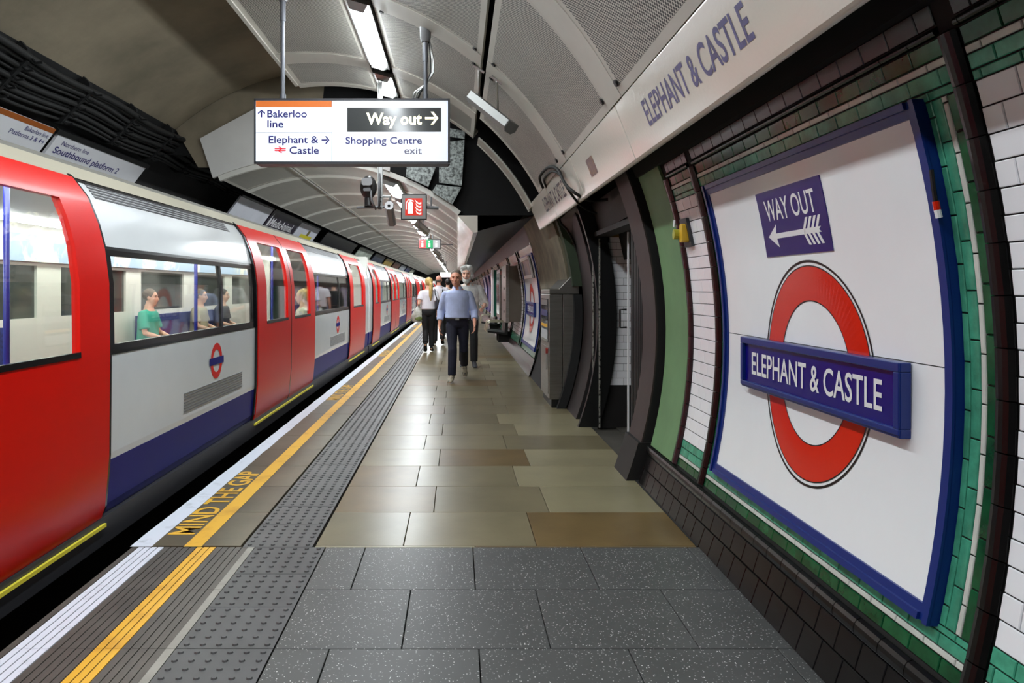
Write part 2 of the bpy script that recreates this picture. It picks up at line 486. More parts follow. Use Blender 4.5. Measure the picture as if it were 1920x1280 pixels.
# narrow curved panel left standing in the open void
mb = MB(); arcband(mb, 27.0, 48.5, RP - 0.02, RP + 0.0, 9.85, 10.25, 10, 0); arcband(mb, 26.6, 48.5, RP - 0.03, RP + 0.07, 10.25, 10.29, 10, 0)
put('narrow_curved_panel', mb, PANELF, ceiling)
# fixing rings on the panels
mb0 = MB(); mb0.tube([(0, 0, 0), (0, 0, -0.012)], 0.022, 10); ring_me = mb0.mesh('fixing', BLACKM)
for bnd in (4.57, 6.77):
    for sg in (-1, 1):
        for a in (29.4, 47.6, 51.6, 70):
            p = arcpt(a, RP - 0.004, bnd + sg * 0.215); piece('fixing', ring_me, ceiling, p, Matrix.Rotation(math.radians(90 - a), 3, 'Y'))

# lower vault of the far platform
CX2, CZ2, R2 = -2.1, -0.08, 3.36
vault = MB(); arcskin(vault, 50.5, 112.6, R2 + 0.06, YB, YE, 24, cx=CX2, cz=CZ2)
vault = put('ceiling_vault', vault, SOOT, smooth=True); struct(vault)
vc = [(51.2, 69.0), (72.0, 95.8), (96.2, 112.4)]
b2 = [12.0 + PC * k for k in range(0, 34)]
for ci, (a0, a1) in enumerate(vc):
    me = panel_mesh('vault_panel', a0, a1, PC - 0.26, R2, PERF2, CX2, CZ2, mg=0.03, n=7)
    for b in b2[:-1]: piece('vault_panel', me, vault, (0, b + 0.13, 0))
    piece('vault_panel', panel_mesh('vault_panel', a0, a1, 1.2, R2, PERF2, CX2, CZ2, mg=0.05, n=7), vault, (0, YB + 0.05, 0))
    bm_ = MB(); arcband(bm_, a0, a1, R2 - 0.008, R2 + 0.03, -0.115, 0.115, 9, cx=CX2, cz=CZ2); bme = bm_.mesh('pale_band', BANDM)
    for b in b2: piece('pale_band', bme, vault, (0, b, 0))
mb = MB(); arcband(mb, 51, 112.6, R2 - 0.02, R2 + 0.05, YB, YB + 0.07, 20, cx=CX2, cz=CZ2); put('vault_rim', mb, BANDM, vault)
mb = MB(); mb.tube([arcpt(96, R2 - 0.02, YB + 0.1, CX2, CZ2), arcpt(96, R2 - 0.02, YE, CX2, CZ2)], 0.014, 6); put('conduit', mb, ALU, vault)

# white transverse bulkhead between the high and the low ceiling
mb = MB(); n = 16
lo, hi = [], []
for k in range(n + 1):
    a = 113.8 + (70.5 - 113.8) * k / n; lo.append(arcpt(a, R2 + 0.05, YB, CX2, CZ2))
top = [(-3.66, 3.60), (-3.3, 3.80), (-2.87, 4.03), (-2.4, 4.12), (-1.9, 4.16), (-1.4, 4.12), (-0.93, 4.0)]
poly = [(x, YB - 0.02, z) for x, z in top] + [(p[0], YB - 0.02, p[2]) for p in lo[::-1]]
mb.prism(poly, (0, 0.05, 0))
bulk = put('wall_bulkhead', mb, mat('bulkhead_white', (214, 212, 208), 0.4, var=0.05, vs=2)); struct(bulk)
mb = MB(); mb.prism([(-5.2, YB + 0.06, 3.45), (-5.2, YB + 0.06, 4.9), (2.4, YB + 0.06, 4.9), (2.4, YB + 0.06, 2.52), (0.0, YB + 0.06, 2.52)] + [arcpt(a, R2 + 0.05, YB + 0.06, CX2, CZ2) for a in range(52, 100, 3)], (0, 0.08, 0))
put('dark_backing', mb, SOOT, bulk)
mb = MB(); pl_ = [arcpt(a, 3.43, YB + 0.03) for a in range(92, 134, 3)]; mb.prism(pl_ + [(-3.7, YB + 0.03, 3.2), (-2.0, YB + 0.03, 3.2)], (0, 0.02, 0)); put('end_plaster', mb, PLASTER, bulk)
MP = [[(763, 308), (818, 310), (803, 350), (761, 331)], [(824, 268), (871, 262), (866, 348), (823, 342)], [(818, 346), (865, 351), (848, 383), (810, 359)],
      [(843, 240), (872, 246), (871, 260), (842, 256)]]
for q in MP:
    mb = MB(); mb.prism([((u - VPX) / F * (YB - 0.05), YB - 0.05, CAMZ + (VPY - v) / F * (YB - 0.05)) for u, v in q], (0, 0.03, 0))
    put('mottled_panel', mb, MOTTLE, bulk)

# ------------------------------------------------------------------ fluorescent fittings
def lamp_parts(L, wd=0.20):
    h = MB(); h.box(-wd / 2 + 0.02, wd / 2 - 0.02, 0.1, L - 0.1, 0.05, 0.12); h.box(-wd / 2 - 0.025, wd / 2 + 0.025, -0.10, L + 0.10, 0.0, 0.05)
    h.prism([(-wd / 2, -0.10, 0), (wd / 2, -0.10, 0), (wd / 2 - 0.03, -0.02, -0.05), (-wd / 2 + 0.03, -0.02, -0.05)], (0, 0.02, 0))
    h.prism([(-wd / 2, L + 0.08, 0), (wd / 2, L + 0.08, 0), (wd / 2 - 0.03, L, -0.05), (-wd / 2 + 0.03, L, -0.05)], (0, 0.02, 0))
    d = MB(); A = []
    for y, s in ((0, 0.72), (0.03, 0.94), (L * 0.25, 1), (L * 0.75, 1), (L - 0.03, 0.94), (L, 0.72)):
        A.append([(math.cos(PI + PI * k / 8) * wd / 2 * (0.9 + 0.1 * s), y, math.sin(PI + PI * k / 8) * 0.055 * s) for k in range(9)])
    d.rings(A, close=False, cap=True)
    return h.mesh('housing', ALU), d.mesh('diffuser', LAMPM, smooth=False)
def lamp(meshes, loc, tilt, label):
    t = thing('strip_light', label, 'light', loc, 'fluorescent strip lights along the ceiling')
    for nm, me in zip(('housing', 'diffuser'), meshes):
        o = bpy.data.objects.new(nm, me); link(o, t); o.rotation_euler = (0, tilt, 0)
lm = lamp_parts(1.82)
for b in bands[:-1]:
    p = arcpt(74.1, RP - 0.03, b + 0.19)
    lamp(lm, p, math.radians(90 - 74.1), 'long fluorescent strip light in the perforated ceiling above the hanging sign' if b > 6 else
         'fluorescent strip light in the perforated ceiling nearer than the hanging sign')
lamp(lamp_parts(0.75), arcpt(74.1, RP - 0.03, bands[-1] + 0.35), math.radians(16), 'short strip light just behind the top of the hanging sign')
lm2 = lamp_parts(1.45, 0.22)
for k in range(33):
    y = YB + 0.36 + PC * k
    lamp(lm2, arcpt(70.5, R2 - 0.06, y, CX2, CZ2), math.radians(19.5),
         'first strip light under the low vault beside the round camera' if k == 0 else
         'strip light under the low vault partly behind the fire extinguisher sign' if k in (1, 2) else (['fourth', 'fifth', 'sixth', 'seventh', 'eighth'][k - 3] + ' strip light from the bulkhead along the low vault' if k < 8 else 'strip light among the small ones towards the far end of the low vault'))

# ------------------------------------------------------------------ platform
EDGE = -1.863
mb = MB()
mb.box(EDGE + 0.02, 1.75, Y0, YE, -1.0, -0.03); mb.box(1.7, 4.2, 5.3, 8.6, -0.3, -0.012)
floor = struct(put('floor', mb, JOINT))
mb = MB(); mb.box(-5.4, EDGE + 0.02, Y0, YE, -1.3, -1.1); put('track_bed', mb, SOOT, floor)
YS = 4.25                                   # change from grey granite to york stone
_sl = {}
def slab_me(nm, wd, ln, th, m, g=0.0022, bev=0.002):
    key = (nm, round(wd, 3), round(ln, 3), m.name)
    if key not in _sl:
        b = MB(); x, y = wd / 2 - g, ln / 2 - g
        b.rings([[(-x, -y, -th), (x, -y, -th), (x, y, -th), (-x, y, -th)], [(-x, -y, -bev), (x, -y, -bev), (x, y, -bev), (-x, y, -bev)],
                 [(-x + bev, -y + bev, 0), (x - bev, -y + bev, 0), (x - bev, y - bev, 0), (-x + bev, y - bev, 0)]])
        _sl[key] = b.mesh(nm, m)
    return _sl[key]
def slab(x0, x1, y0, y1, m, nm='paving_slab', z=0.0):
    piece(nm, slab_me(nm, x1 - x0, y1 - y0, 0.05, m), floor, ((x0 + x1) / 2, (y0 + y1) / 2, z))
# grey granite
r = 0; y = YS
while y > 1.3:
    xs = [-0.75] + [x for x in [(-0.523 if r % 2 == 0 else -0.229) + 0.61 * k for k in range(4)]] + [1.46]
    xs = [x for x in xs if x <= 1.46]
    for a, b in zip(xs[:-1], xs[1:]):
        if b - a > 0.03: slab(a, b, y - 0.6, y, GRANITE)
    y -= 0.6; r += 1
# york stone
r = 0; y = YS + 0.02; RW = 0.642
while y < 42:
    xs = [-0.814] + ([-0.31, 0.453] if r % 2 == 0 else [-0.157, 0.605]) + [1.30 if y > 9.3 else 1.42]
    for k, (a, b) in enumerate(zip(xs[:-1], xs[1:])):
        h = random.random()
        m = STONE_B if (r == 0 and k == 2) else STONE_L if (k == 2 and r in (1, 2, 3)) or h > 0.86 else STONE_B if h < 0.10 else STONE
        slab(a, b, y, y + RW, m)
    for a, b in ((EDGE, -1.239),):
        slab(a, b, y, y + RW, EDGE_ST, 'edge_slab')
    y += RW; r += 1
mb = MB(); mb.box(-0.81, 1.29, y, YE, -0.05, 0.0); mb.box(EDGE, -1.24, y, YE, -0.05, 0.0); put('far_paving', mb, STONE, floor)
for a, b, m in ((-0.814, 0.1, STONE_L), (0.1, 1.42, STONE_B)): slab(a, b, YS - 0.002, YS + 0.02, m, 'threshold_strip')
# blister paving
def tactile(nm, m):
    b = MB(); x = 0.2 - 0.002
    b.rings([[(-x, -x, -0.05), (x, -x, -0.05), (x, x, -0.05), (-x, x, -0.05)], [(-x, -x, 0), (x, -x, 0), (x, x, 0), (-x, x, 0)]])
    for i in range(6):
        for j in range(6):
            cx, cy = -0.2 + 0.0333 + 0.0667 * i, -0.2 + 0.0333 + 0.0667 * j
            b.rings([[(cx + rr * math.cos(k * PI / 4), cy + rr * math.sin(k * PI / 4), z) for k in range(8)] for rr, z in ((0.014, -0.001), (0.010, 0.006))])
    return b.mesh(nm, m)
tm = tactile('tactile_slab', TACT_D)
tm_r = tactile('tactile_slab', TACT_D)
for k in range(8): piece('tactile_slab', tm, floor, (-0.952, YS - 0.2 - 0.4 * k, 0))
for k in range(90): piece('tactile_slab', tm, floor, (-1.026, YS + 0.2 + 0.4 * k, 0))
mb = MB(); mb.box(-1.226, -0.826, YS + 36, YE, -0.05, 0.002); put('far_tactile_strip', mb, TACT_D, floor)
# ribbed edge slabs with painted ribs
def ribbed(L):
    b = MB(); x = EDGE + 0.012; n = 0
    while x < -1.195:
        wd = 0.031; g = 0.006
        mi = 1 if -1.80 < x + wd / 2 < -1.685 else 2 if -1.485 < x + wd / 2 < -1.375 else 0
        b.box(x, x + wd, 0.001, L - 0.001, -0.05, 0.0, mi)
        b.box(x + wd, x + wd + g, 0.001, L - 0.001, -0.05, -0.005, 0); x += wd + g
    b.box(-1.192, -1.154, 0.001, L - 0.001, -0.05, 0.0, 3)
    return b.mesh('ribbed_edge_slab', [RIB, WHITEP, YELP, PALE])
rme = ribbed(0.6)
for k in range(5): piece('ribbed_edge_slab', rme, floor, (0, YS - 0.6 * (k + 1), 0))
# painted lines and lettering on the stone edge
mb = MB()
def wavy(x0, x1, ya, yb, st, amp, z=0.0022):
    pts = []; y = ya
    while y < yb + 1e-6:
        pts.append((x0 + random.uniform(-amp, amp), x1 + random.uniform(-amp, amp), y)); y += st if y < 25 else 4
    for p, q in zip(pts[:-1], pts[1:]): mb.quad([(p[0], p[2], z), (p[1], p[2], z), (q[1], q[2], z), (q[0], q[2], z)])
wavy(EDGE - 0.002, -1.742, YS, YE, 0.22, 0.004); put('white_line', mb, WHITEP, floor)
mb = MB(); wavy(-1.56, -1.457, YS, YE, 0.3, 0.002); put('yellow_line', mb, YELP, floor)
for k, y in enumerate((4.46, 9.85, 16.2, 22.4, 28.6)):
    text('mind_the_gap_lettering', 'MIND THE GAP', 0.150, lambda a, b, y=y: (-1.580 - b, y + a, 0.0022), YELP, floor, width=1.54, bold=0.02)
mb = MB(); arcband(mb, 0, 1, 0.10, 0.115, 0, 0.0, 2)
# grimy channel between paving and wall
mb = MB(); mb.box(1.36, 1.45, 4.25, 6.0, -0.05, 0.006); put('floor_channel', mb, SOOTG, floor)
# ------------------------------------------------------------------ tiled wall on the right
mb = MB(); A = []
for k in range(41):
    z = -0.05 + 2.45 * k / 40; A.append([(wx(z, RT + 0.007), 0.9, z), (wx(z, RT + 0.007), 5.66, z), (wx(z, RT + 0.10), 5.66, z), (wx(z, RT + 0.10), 0.9, z)])
mb.rings(A)
wall = struct(put('wall_right', mb, GROUT))
def sub(name):
    o = bpy.data.objects.new(name, None); o.empty_display_size = 0.1; link(o, wall); return o
_tl = {}
def tile_me(nm, wd, ht, m, th=0.008, bulge=0.0):
    key = (nm, round(wd, 4), round(ht, 4), m.name, th, bulge)
    if key not in _tl:
        b = MB(); x, y, c = wd / 2, ht / 2, min(0.0025, ht * 0.12)
        R = [[(-x, -y, -th), (x, -y, -th), (x, y, -th), (-x, y, -th)], [(-x, -y, -c), (x, -y, -c), (x, y, -c), (-x, y, -c)],
             [(-x + c, -y + c, 0), (x - c, -y + c, 0), (x - c, y - c, 0), (-x + c, y - c, 0)]]
        if bulge:
            R[2] = [(-x, -y * 0.7, bulge * 0.7), (x, -y * 0.7, bulge * 0.7), (x, y * 0.7, bulge * 0.7), (-x, y * 0.7, bulge * 0.7)]
            R.append([(-x, -y * 0.25, bulge), (x, -y * 0.25, bulge), (x, y * 0.25, bulge), (-x, y * 0.25, bulge)])
        b.rings(R, cap=True)
        _tl[key] = b.mesh(nm, m)
    return _tl[key]
def tile(nm, y0, y1, z0, z1, m, par, R=RT, g=0.0022, th=0.008, bulge=0.0, vert=False):
    zc = (z0 + z1) / 2; s = (zc - ZC) / R; c = math.sqrt(1 - s * s)
    ht = (z1 - z0) / c - 2 * g; wd = y1 - y0 - 2 * g
    if wd < 0.006: return
    a = Vector((0, -1, 0)); up = Vector((-s, 0, c)); nn = Vector((-c, 0, -s))
    if vert:   # bulge runs along the height
        a, up = up, -a; wd, ht = ht, wd
    rot = Matrix((a, up, nn)).transposed()
    piece(nm, tile_me(nm, wd, ht, m, th, bulge), par, (XC + R * c, (y0 + y1) / 2, ZC + R * s), rot)
def course(nm, ya, yb, z0, z1, m, par, w=0.152, off=0.0, **kw):
    y = ya - (off % w)
    while y < yb - 1e-4:
        a, b = max(y, ya), min(y + w, yb); tile(nm, a, b, z0, z1, m, par, **kw); y += w
def stack(nm, y0, y1, za, zb, m, par, h=0.152, off=0.0, **kw):
    z = za - (off % h)
    while z < zb - 1e-4:
        a, b = max(z, za), min(z + h, zb); tile(nm, y0, y1, a, b, m, par, **kw); z += h
def choose(a, b, p): return a if random.random() > p else b
plinth = sub('black_plinth'); green = sub('green_border'); whites = sub('white_tile_field'); pil = sub('black_pilasters'); frz = sub('dark_frieze')
course('tile', 0.9, 5.66, 0.0, 0.118, BLACKT, plinth, R=RT - 0.02); course('tile', 0.9, 5.66, 0.118, 0.216, BLACKT, plinth, off=0.076, R=RT - 0.02)
course('capping_tile', 0.9, 5.66, 0.216, 0.285, BLACKT, plinth, off=0.03, R=RT - 0.022, bulge=0.016)
def base_rows(ya, yb, white):
    course('tile', ya, yb, 0.285, 0.335, DGREENT, green, off=0.05); course('tile', ya, yb, 0.335, 0.358, CREAMT, green, off=0.11)
    if white:
        course('tile', ya, yb, 0.358, 0.408, GREENT, green, off=0.02); course('tile', ya, yb, 0.408, 0.458, GREENT, green, off=0.09)
    else:
        course('tile', ya, yb, 0.358, 0.398, GREENT, green, off=0.02); course('tile', ya, yb, 0.398, 0.420, GREENT, green, off=0.09)
def top_rows(ya, yb, white):
    z = 2.058
    if white:
        course('tile', ya, yb, z, z + 0.03, GREENT, green, off=0.03); course('tile', ya, yb, z + 0.03, z + 0.075, GREENT, green, off=0.1)
    else:
        course('tile', ya, yb, z - 0.006, z + 0.022, GREENT, green, off=0.03); course('tile', ya, yb, z + 0.022, z + 0.075, GREENT, green, off=0.1)
    course('tile', ya, yb, z + 0.075, z + 0.10, CREAMT, green, off=0.06); course('tile', ya, yb, z + 0.10, z + 0.155, DGREENT, green, off=0.0)
    course('ledge_tile', ya, yb, z + 0.155, z + 0.185, BLACKT, frz, off=0.02, bulge=0.012); course('tile', ya, yb, z + 0.185, z + 0.25, BROWNT, frz, off=0.07)
for ya, yb in ((0.9, 2.12), (4.58, 5.03)):
    base_rows(ya, yb, True); top_rows(ya, yb, True)
    z = 0.458; r = 0
    while z < 2.05:
        course('tile', ya, yb, z, min(z + 0.0762, 2.058), WHITET, whites, off=0.076 * (r % 2)); z += 0.0762; r += 1
base_rows(2.20, 4.49, False); top_rows(2.20, 4.49, False)
za, zb = 0.42, 2.052
for y0, y1, m, o in ((2.20, 2.245, DGREENT, 0), (2.245, 2.270, CREAMT, 0.06), (2.270, 2.316, GREENT, 0.02), (2.316, 2.346, GREENT, 0.09),
                     (4.365, 4.388, GREENT, 0.09), (4.388, 4.405, GREENT, 0.02), (4.405, 4.425, CREAMT, 0.06), (4.425, 4.49, DGREENT, 0)):
    stack('tile', y0, y1, za, zb, m, green, off=o)
for y0, y1, m in ((2.12, 2.20, BLACKT), (4.49, 4.58, BLACKT), (5.03, 5.12, BROWNT)):
    stack('pilaster_tile', y0, y1, 0.285, 2.215, m, pil, off=0.05, R=RT - 0.006, bulge=0.014, vert=True)
mb = MB(); cslab(mb, 5.12, 5.66, 0.285, 2.36, RT - 0.012, RT + 0.006, 14); put('green_painted_panel', mb, GREENP, wall, auto=40)
mb = MB(); cslab(mb, 0.9, 5.66, 2.31, 2.62, RT - 0.03, RT + 0.06, 6); put('shadow_board', mb, SOOT, wall)  # black board paints in the shade between frieze and top tiles

# ------------------------------------------------------------------ station-name panel with ring and bar
def on_wall(R, yc, zc):
    return lambda a, b: (wx(zc + b, R), yc - a, zc + b)
def ring(mb, r0, r1, fn, n=96, mi=0, a0=0, a1=2 * PI):
    for k in range(n):
        p, q = a0 + (a1 - a0) * k / n, a0 + (a1 - a0) * (k + 1) / n
        mb.quad([fn(r0 * math.cos(p), r0 * math.sin(p)), fn(r1 * math.cos(p), r1 * math.sin(p)), fn(r1 * math.cos(q), r1 * math.sin(q)), fn(r0 * math.cos(q), r0 * math.sin(q))], mi)
def name_panel(ya, yb, z0, z1, R, label, yc, zc, k, wayout, n=96):
    """framed enamel panel; R = radius of the wall face"""
    t = thing('station_name_panel', label, 'sign', (wx(z0, R), (ya + yb) / 2, z0))
    mb = MB(); cslab(mb, ya + 0.05, yb - 0.05, z0 + 0.04, 1.213, R - 0.018, R + 0.004, 14); cslab(mb, ya + 0.05, yb - 0.05, 1.217, z1 - 0.04, R - 0.018, R + 0.004, 14)
    put('enamel_panel', mb, ENAMEL, t, auto=30)
    fw = 0.052
    for nm, a, b, c, d in (('frame_side', ya, ya + fw, z0, z1), ('frame_side', yb - fw, yb, z0, z1), ('frame_rail', ya + fw, yb - fw, z0, z0 + fw), ('frame_rail', ya + fw, yb - fw, z1 - fw, z1)):
        mb = MB(); cslab(mb, a, b, c, d, R - 0.026, R + 0.004, 16 if d - c > 0.5 else 2)
        if d - c > 0.5:
            o = a < (ya + yb) / 2; e = (a, a + fw * 0.45) if o else (b - fw * 0.45, b)
            cslab(mb, e[0], e[1], c, d, R - 0.036, R - 0.025, 16)
        else:
            e = (c, c + fw * 0.45) if c < 1 else (d - fw * 0.45, d)
            cslab(mb, a, b, e[0], e[1], R - 0.036, R - 0.025, 2)
        put(nm, mb, BLUEF, t, auto=30)
    fn = on_wall(R - 0.0195, yc, zc)
    rg = MB(); ring(rg, 0.308 * k, 0.458 * k, fn, n); rg_o = put('red_ring', rg, RED, t)
    fo = on_wall(R - 0.0200, yc, zc)
    for ra, rb in ((0.472, 0.482), (0.455, 0.460), (0.305, 0.310)):
        b = MB(); ring(b, ra * k, rb * k, fo, n); put('ring_outline', b, BLACK, t)
    # name board, flat and proud of the panel
    bw, bh = 0.70 * k, 0.128 * k
    xb = wx(zc, R) - 0.052
    zt = zc - 0.018
    mb = MB(); mb.box(xb + 0.02, wx(zc, R) - 0.01, yc - bw + 0.02, yc + bw - 0.02, zt - bh + 0.02, zt + bh - 0.02); put('board_box', mb, BLUEF, t)
    f2 = 0.032 * k
    fr = MB()
    for a, b_, c, d in ((-bw, bw, bh - f2, bh), (-bw, bw, -bh, -bh + f2), (-bw, -bw + f2, -bh + f2, bh - f2), (bw - f2, bw, -bh + f2, bh - f2)):
        fr.box(xb - 0.010, xb + 0.03, yc + a, yc + b_, zt + c, zt + d)
        fr.box(xb - 0.016, xb - 0.009, yc + a + (0 if a > -bw + 1e-6 else 0), yc + b_, zt + c + (f2 * 0.3 if d < 0 else 0), zt + d - (0 if d < 0 else 0))
    put('board_frame', fr, BLUEF, t, bevel=0.004)
    mb = MB(); mb.box(xb, xb + 0.02, yc - bw + f2 * 0.6, yc + bw - f2 * 0.6, zt - bh + f2 * 0.6, zt + bh - f2 * 0.6); put('name_board', mb, BLUEB, t)
    text('name_lettering', 'ELEPHANT & CASTLE', 0.107 * k, lambda a, b: (xb - 0.002, yc - a, zt - 0.053 * k + b), WHITE, t, width=1.16 * k, anchor='c', bold=0.012)
    return t
npn = name_panel(2.345, 4.372, 0.41, 2.066, RT, 'large white enamel panel with red ring and blue name bar on the near wall', 3.30, 1.10, 1.03, True)
# direction plate above the ring
wo = thing('direction_plate', 'dark blue plate with white arrow pointing left above the near red ring', 'sign', (wx(1.63, RT), 3.37, 1.625))
fw_ = lambda off: (lambda a, b: (wx(1.625 + b, RT - 0.022 - off), 3.70 - a, 1.625 + b))
mb = MB(); cslab(mb, 3.05, 3.70, 1.625, 1.935, RT - 0.0225, RT - 0.0185, 6); put('plate', mb, mat('deep_blue_plate', (26, 14, 108), 0.25), wo)
g = fw_(0.0015)
text('way_out_lettering', 'WAY OUT', 0.095, lambda a, b: g(0.075 + a, 0.17 + b), WHITE, wo, width=0.50, bold=0.01)
AR = [[(0.06, 0.095), (0.165, 0.15), (0.15, 0.108), (0.15, 0.082), (0.165, 0.04)], [(0.15, 0.083), (0.44, 0.083), (0.44, 0.107), (0.15, 0.107)]]
for k in range(4):
    x = 0.425 + 0.038 * k
    AR.append([(x, 0.107), (x + 0.022, 0.107), (x + 0.058, 0.155), (x + 0.036, 0.155)]); AR.append([(x, 0.083), (x + 0.036, 0.035), (x + 0.058, 0.035), (x + 0.022, 0.083)])
AR.append([(0.43, 0.083), (0.585, 0.083), (0.565, 0.095), (0.585, 0.107), (0.43, 0.107)])
polys('arrow', AR, g, WHITE, wo)
# small things on the near wall
t = thing('key_switch_box', 'small yellow key switch box on the narrow white tile strip', 'switch', (wx(1.84, RT) - 0.05, 4.93, 1.76))
mb = MB(); cslab(mb, 4.84, 4.985, 1.745, 1.93, RT - 0.02, RT, 3); put('back_plate', mb, DGREY, t)
YB_ = mat('yellow_plastic', (222, 176, 40), 0.4)
mb = MB(); mb.cbox(wx(1.84, RT) - 0.055, wx(1.84, RT) - 0.005, 4.87, 4.93, 1.775, 1.895, 0.012, axis='x'); put('housing', mb, YB_, t)
mb = MB(); mb.tube([(wx(1.84, RT) - 0.085, 4.96, 1.83), (wx(1.84, RT) - 0.01, 4.955, 1.83)], 0.034, 14); put('knob', mb, mat('olive_yellow_plastic', (170, 166, 50), 0.4), t)
mb = MB(); mb.tube([(wx(1.84, RT) - 0.08, 4.965, 1.88), (wx(1.9, RT) - 0.06, 4.975, 1.925)], 0.006, 6); put('cable_stub', mb, WHITE, t)
t = thing('tagged_catch', 'thin black catch with red and white tag beside the blue frame', 'fitting', (wx(1.7, RT) - 0.05, 2.325, 1.69))
mb = MB(); mb.tube([(wx(1.83, RT) - 0.045, 2.325, 1.84), (wx(1.78, RT) - 0.05, 2.322, 1.78), (wx(1.74, RT) - 0.05, 2.324, 1.742)], 0.007, 6); put('stem', mb, BLACKM, t)
mb = MB(); mb.tube([(wx(1.74, RT) - 0.05, 2.324, 1.742), (wx(1.71, RT) - 0.05, 2.324, 1.715)], 0.010, 8); put('red_tag', mb, RED, t)
mb = MB(); mb.tube([(wx(1.71, RT) - 0.05, 2.324, 1.715), (wx(1.68, RT) - 0.05, 2.322, 1.690)], 0.010, 8); put('white_tag', mb, WHITE, t)

# ------------------------------------------------------------------ name frieze (fascia box)
T_, B_ = (0.97, 2.60), (1.10, 2.27)
fz = thing('name_frieze', 'cream enamel frieze box with repeated station name running above the tiled wall', 'frieze', (1.1, 5, 2.25))
def fpt(Y, a, b, off=0.0015):
    """a along the wall towards the camera, b up the slanted face from its lower edge"""
    d = Vector((T_[0] - B_[0], T_[1] - B_[1])); L_ = d.length; d /= L_; nrm = Vector((-d[1], d[0])) if -d[1] < 0 else Vector((d[1], -d[0]))
    q = Vector(B_) + d * b + nrm * off
    return (q[0], Y - a, q[1])
for y0, y1 in ((-3.0, 1.30), (1.31, 4.61), (4.62, 6.45), (6.46, 8.24), (8.25, 10.05)):
    mb = MB(); mb.prism([(T_[0], y0, T_[1]), (B_[0], y0, B_[1]), (B_[0] + 0.012, y0, B_[1] - 0.012), (1.132, y0, 2.258), (1.132, y0, 2.62), (1.12, y0, 2.66), (T_[0] + 0.03, y0, 2.64)], (0, y1 - y0, 0))
    me = put('fascia_panel', mb, [FASCIA, FASCIAU], fz, bevel=0.006)
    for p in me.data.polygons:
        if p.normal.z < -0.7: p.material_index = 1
text('name_lettering', 'ELEPHANT & CASTLE', 0.138, lambda a, b: fpt(4.12, a, 0.105 + b), NAVYF, fz, width=1.46, bold=0.014)
text('name_lettering', 'ELEPHANT & CASTLE', 0.155, lambda a, b: fpt(8.85, a, 0.115 + b), mat('dark_lettering', (40, 38, 52), 0.4), fz, width=1.62, bold=0.014)
st = MB(); st.quad([fpt(5.93, 0, 0.09), fpt(5.93, 0.26, 0.09), fpt(5.93, 0.26, 0.23), fpt(5.93, 0, 0.23)])
put('sticker', st, mat('faded_sticker', (104, 76, 78), 0.3, col2=(150, 120, 66), vs=26, thr=(0.3, 0.5)), fz)
# dark gap between the ceiling panels and the frieze
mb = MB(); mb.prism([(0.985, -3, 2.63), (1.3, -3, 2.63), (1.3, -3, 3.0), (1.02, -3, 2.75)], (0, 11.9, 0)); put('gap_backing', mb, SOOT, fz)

# looped cables over the frieze
def cable(name, pts, r, label, grp=None, cat='cable', m=RUBBER):
    mb = MB(); P = [Vector(p) for p in pts]; Q = []
    for i in range(len(P) - 1):
        p0, p1, p2, p3 = P[max(i - 1, 0)], P[i], P[i + 1], P[min(i + 2, len(P) - 1)]
        for s in range(6):
            t = s / 6; Q.append(0.5 * ((2 * p1) + (-p0 + p2) * t + (2 * p0 - 5 * p1 + 4 * p2 - p3) * t * t + (-p0 + 3 * p1 - 3 * p2 + p3) * t ** 3))
    Q.append(P[-1]); mb.tube(Q, r, 7)
    return tag(put(name, mb, m, smooth=True), label, cat, grp)
def px(u, v, Y): return ((u - VPX) / F * Y, Y, CAMZ + (VPY - v) / F * Y)
cable('hanging_cable', [px(1018, 352, 8.3), px(1012, 332, 8.1), px(1028, 314, 7.45), px(1046, 318, 7.0), px(1060, 345, 6.75), px(1082, 364, 6.6), px(1108, 376, 6.9), px(1140, 374, 6.9)], 0.015, 'thick black cable looping over the far half of the cream frieze')
cable('hanging_cable', [px(1024, 350, 8.2), px(1020, 336, 8.0), px(1034, 322, 7.4), px(1050, 328, 7.0), px(1066, 356, 6.75), px(1090, 386, 6.9), px(1118, 400, 7.0)], 0.012, 'thinner black cable looping under the thick one on the frieze')
cable('hanging_cable', [px(1049, 400, 8.9), px(1051, 418, 8.95), px(1064, 432, 9.0), px(1078, 460, 9.05), px(1090, 500, 9.1), px(1094, 545, 9.12)], 0.014, 'black cable running down beside the grimy panel to the steel cabinet')

# ------------------------------------------------------------------ cross-passage opening
def beam(y0, y1, r, label, foot, fm=BROWNP):
    t = thing('steel_arch_beam', label, 'beam', (wx(0, RT), (y0 + y1) / 2, 0))
    mb = MB(); cslab(mb, y0, y1, 0.0, 2.62, r + 0.012, RT + 0.16, 24); put('web', mb, DARKP, t, auto=30)
    mb = MB(); cslab(mb, y0 - 0.0, y1 + 0.0, foot, 2.6, r, r + 0.012, 24); put('flange', mb, fm, t, auto=30)
    if foot:
        mb = MB(); cslab(mb, y0 - 0.02, y1 + 0.02, 0, foot + 0.02, r - 0.025, RT + 0.16, 3); put('foot', mb, DARKP, t)
beam(5.74, 6.14, RT - 0.065, 'curved brown steel beam beside the green painted wall panel', 0.27)
beam(8.42, 9.12, RT - 0.05, 'dark curved steel beam behind the stainless cabinet', 0.0, mat('dark_brown_beam_paint', (38, 31, 31), 0.5, var=0.25, vs=5))
t = thing('folding_gate', 'folded black lattice gate with white edge in the passage opening', 'gate', (1.52, 6.5, 0))
for k in range(9):
    mb = MB(); y = 6.17 + 0.060 * k; mb.cbox(wx(1.1, RT - 0.04) + 0.0, wx(1.1, RT - 0.04) + 0.05, y, y + 0.034, 0.02, 2.02, 0.006); put('slat', mb, BLACKM, t)
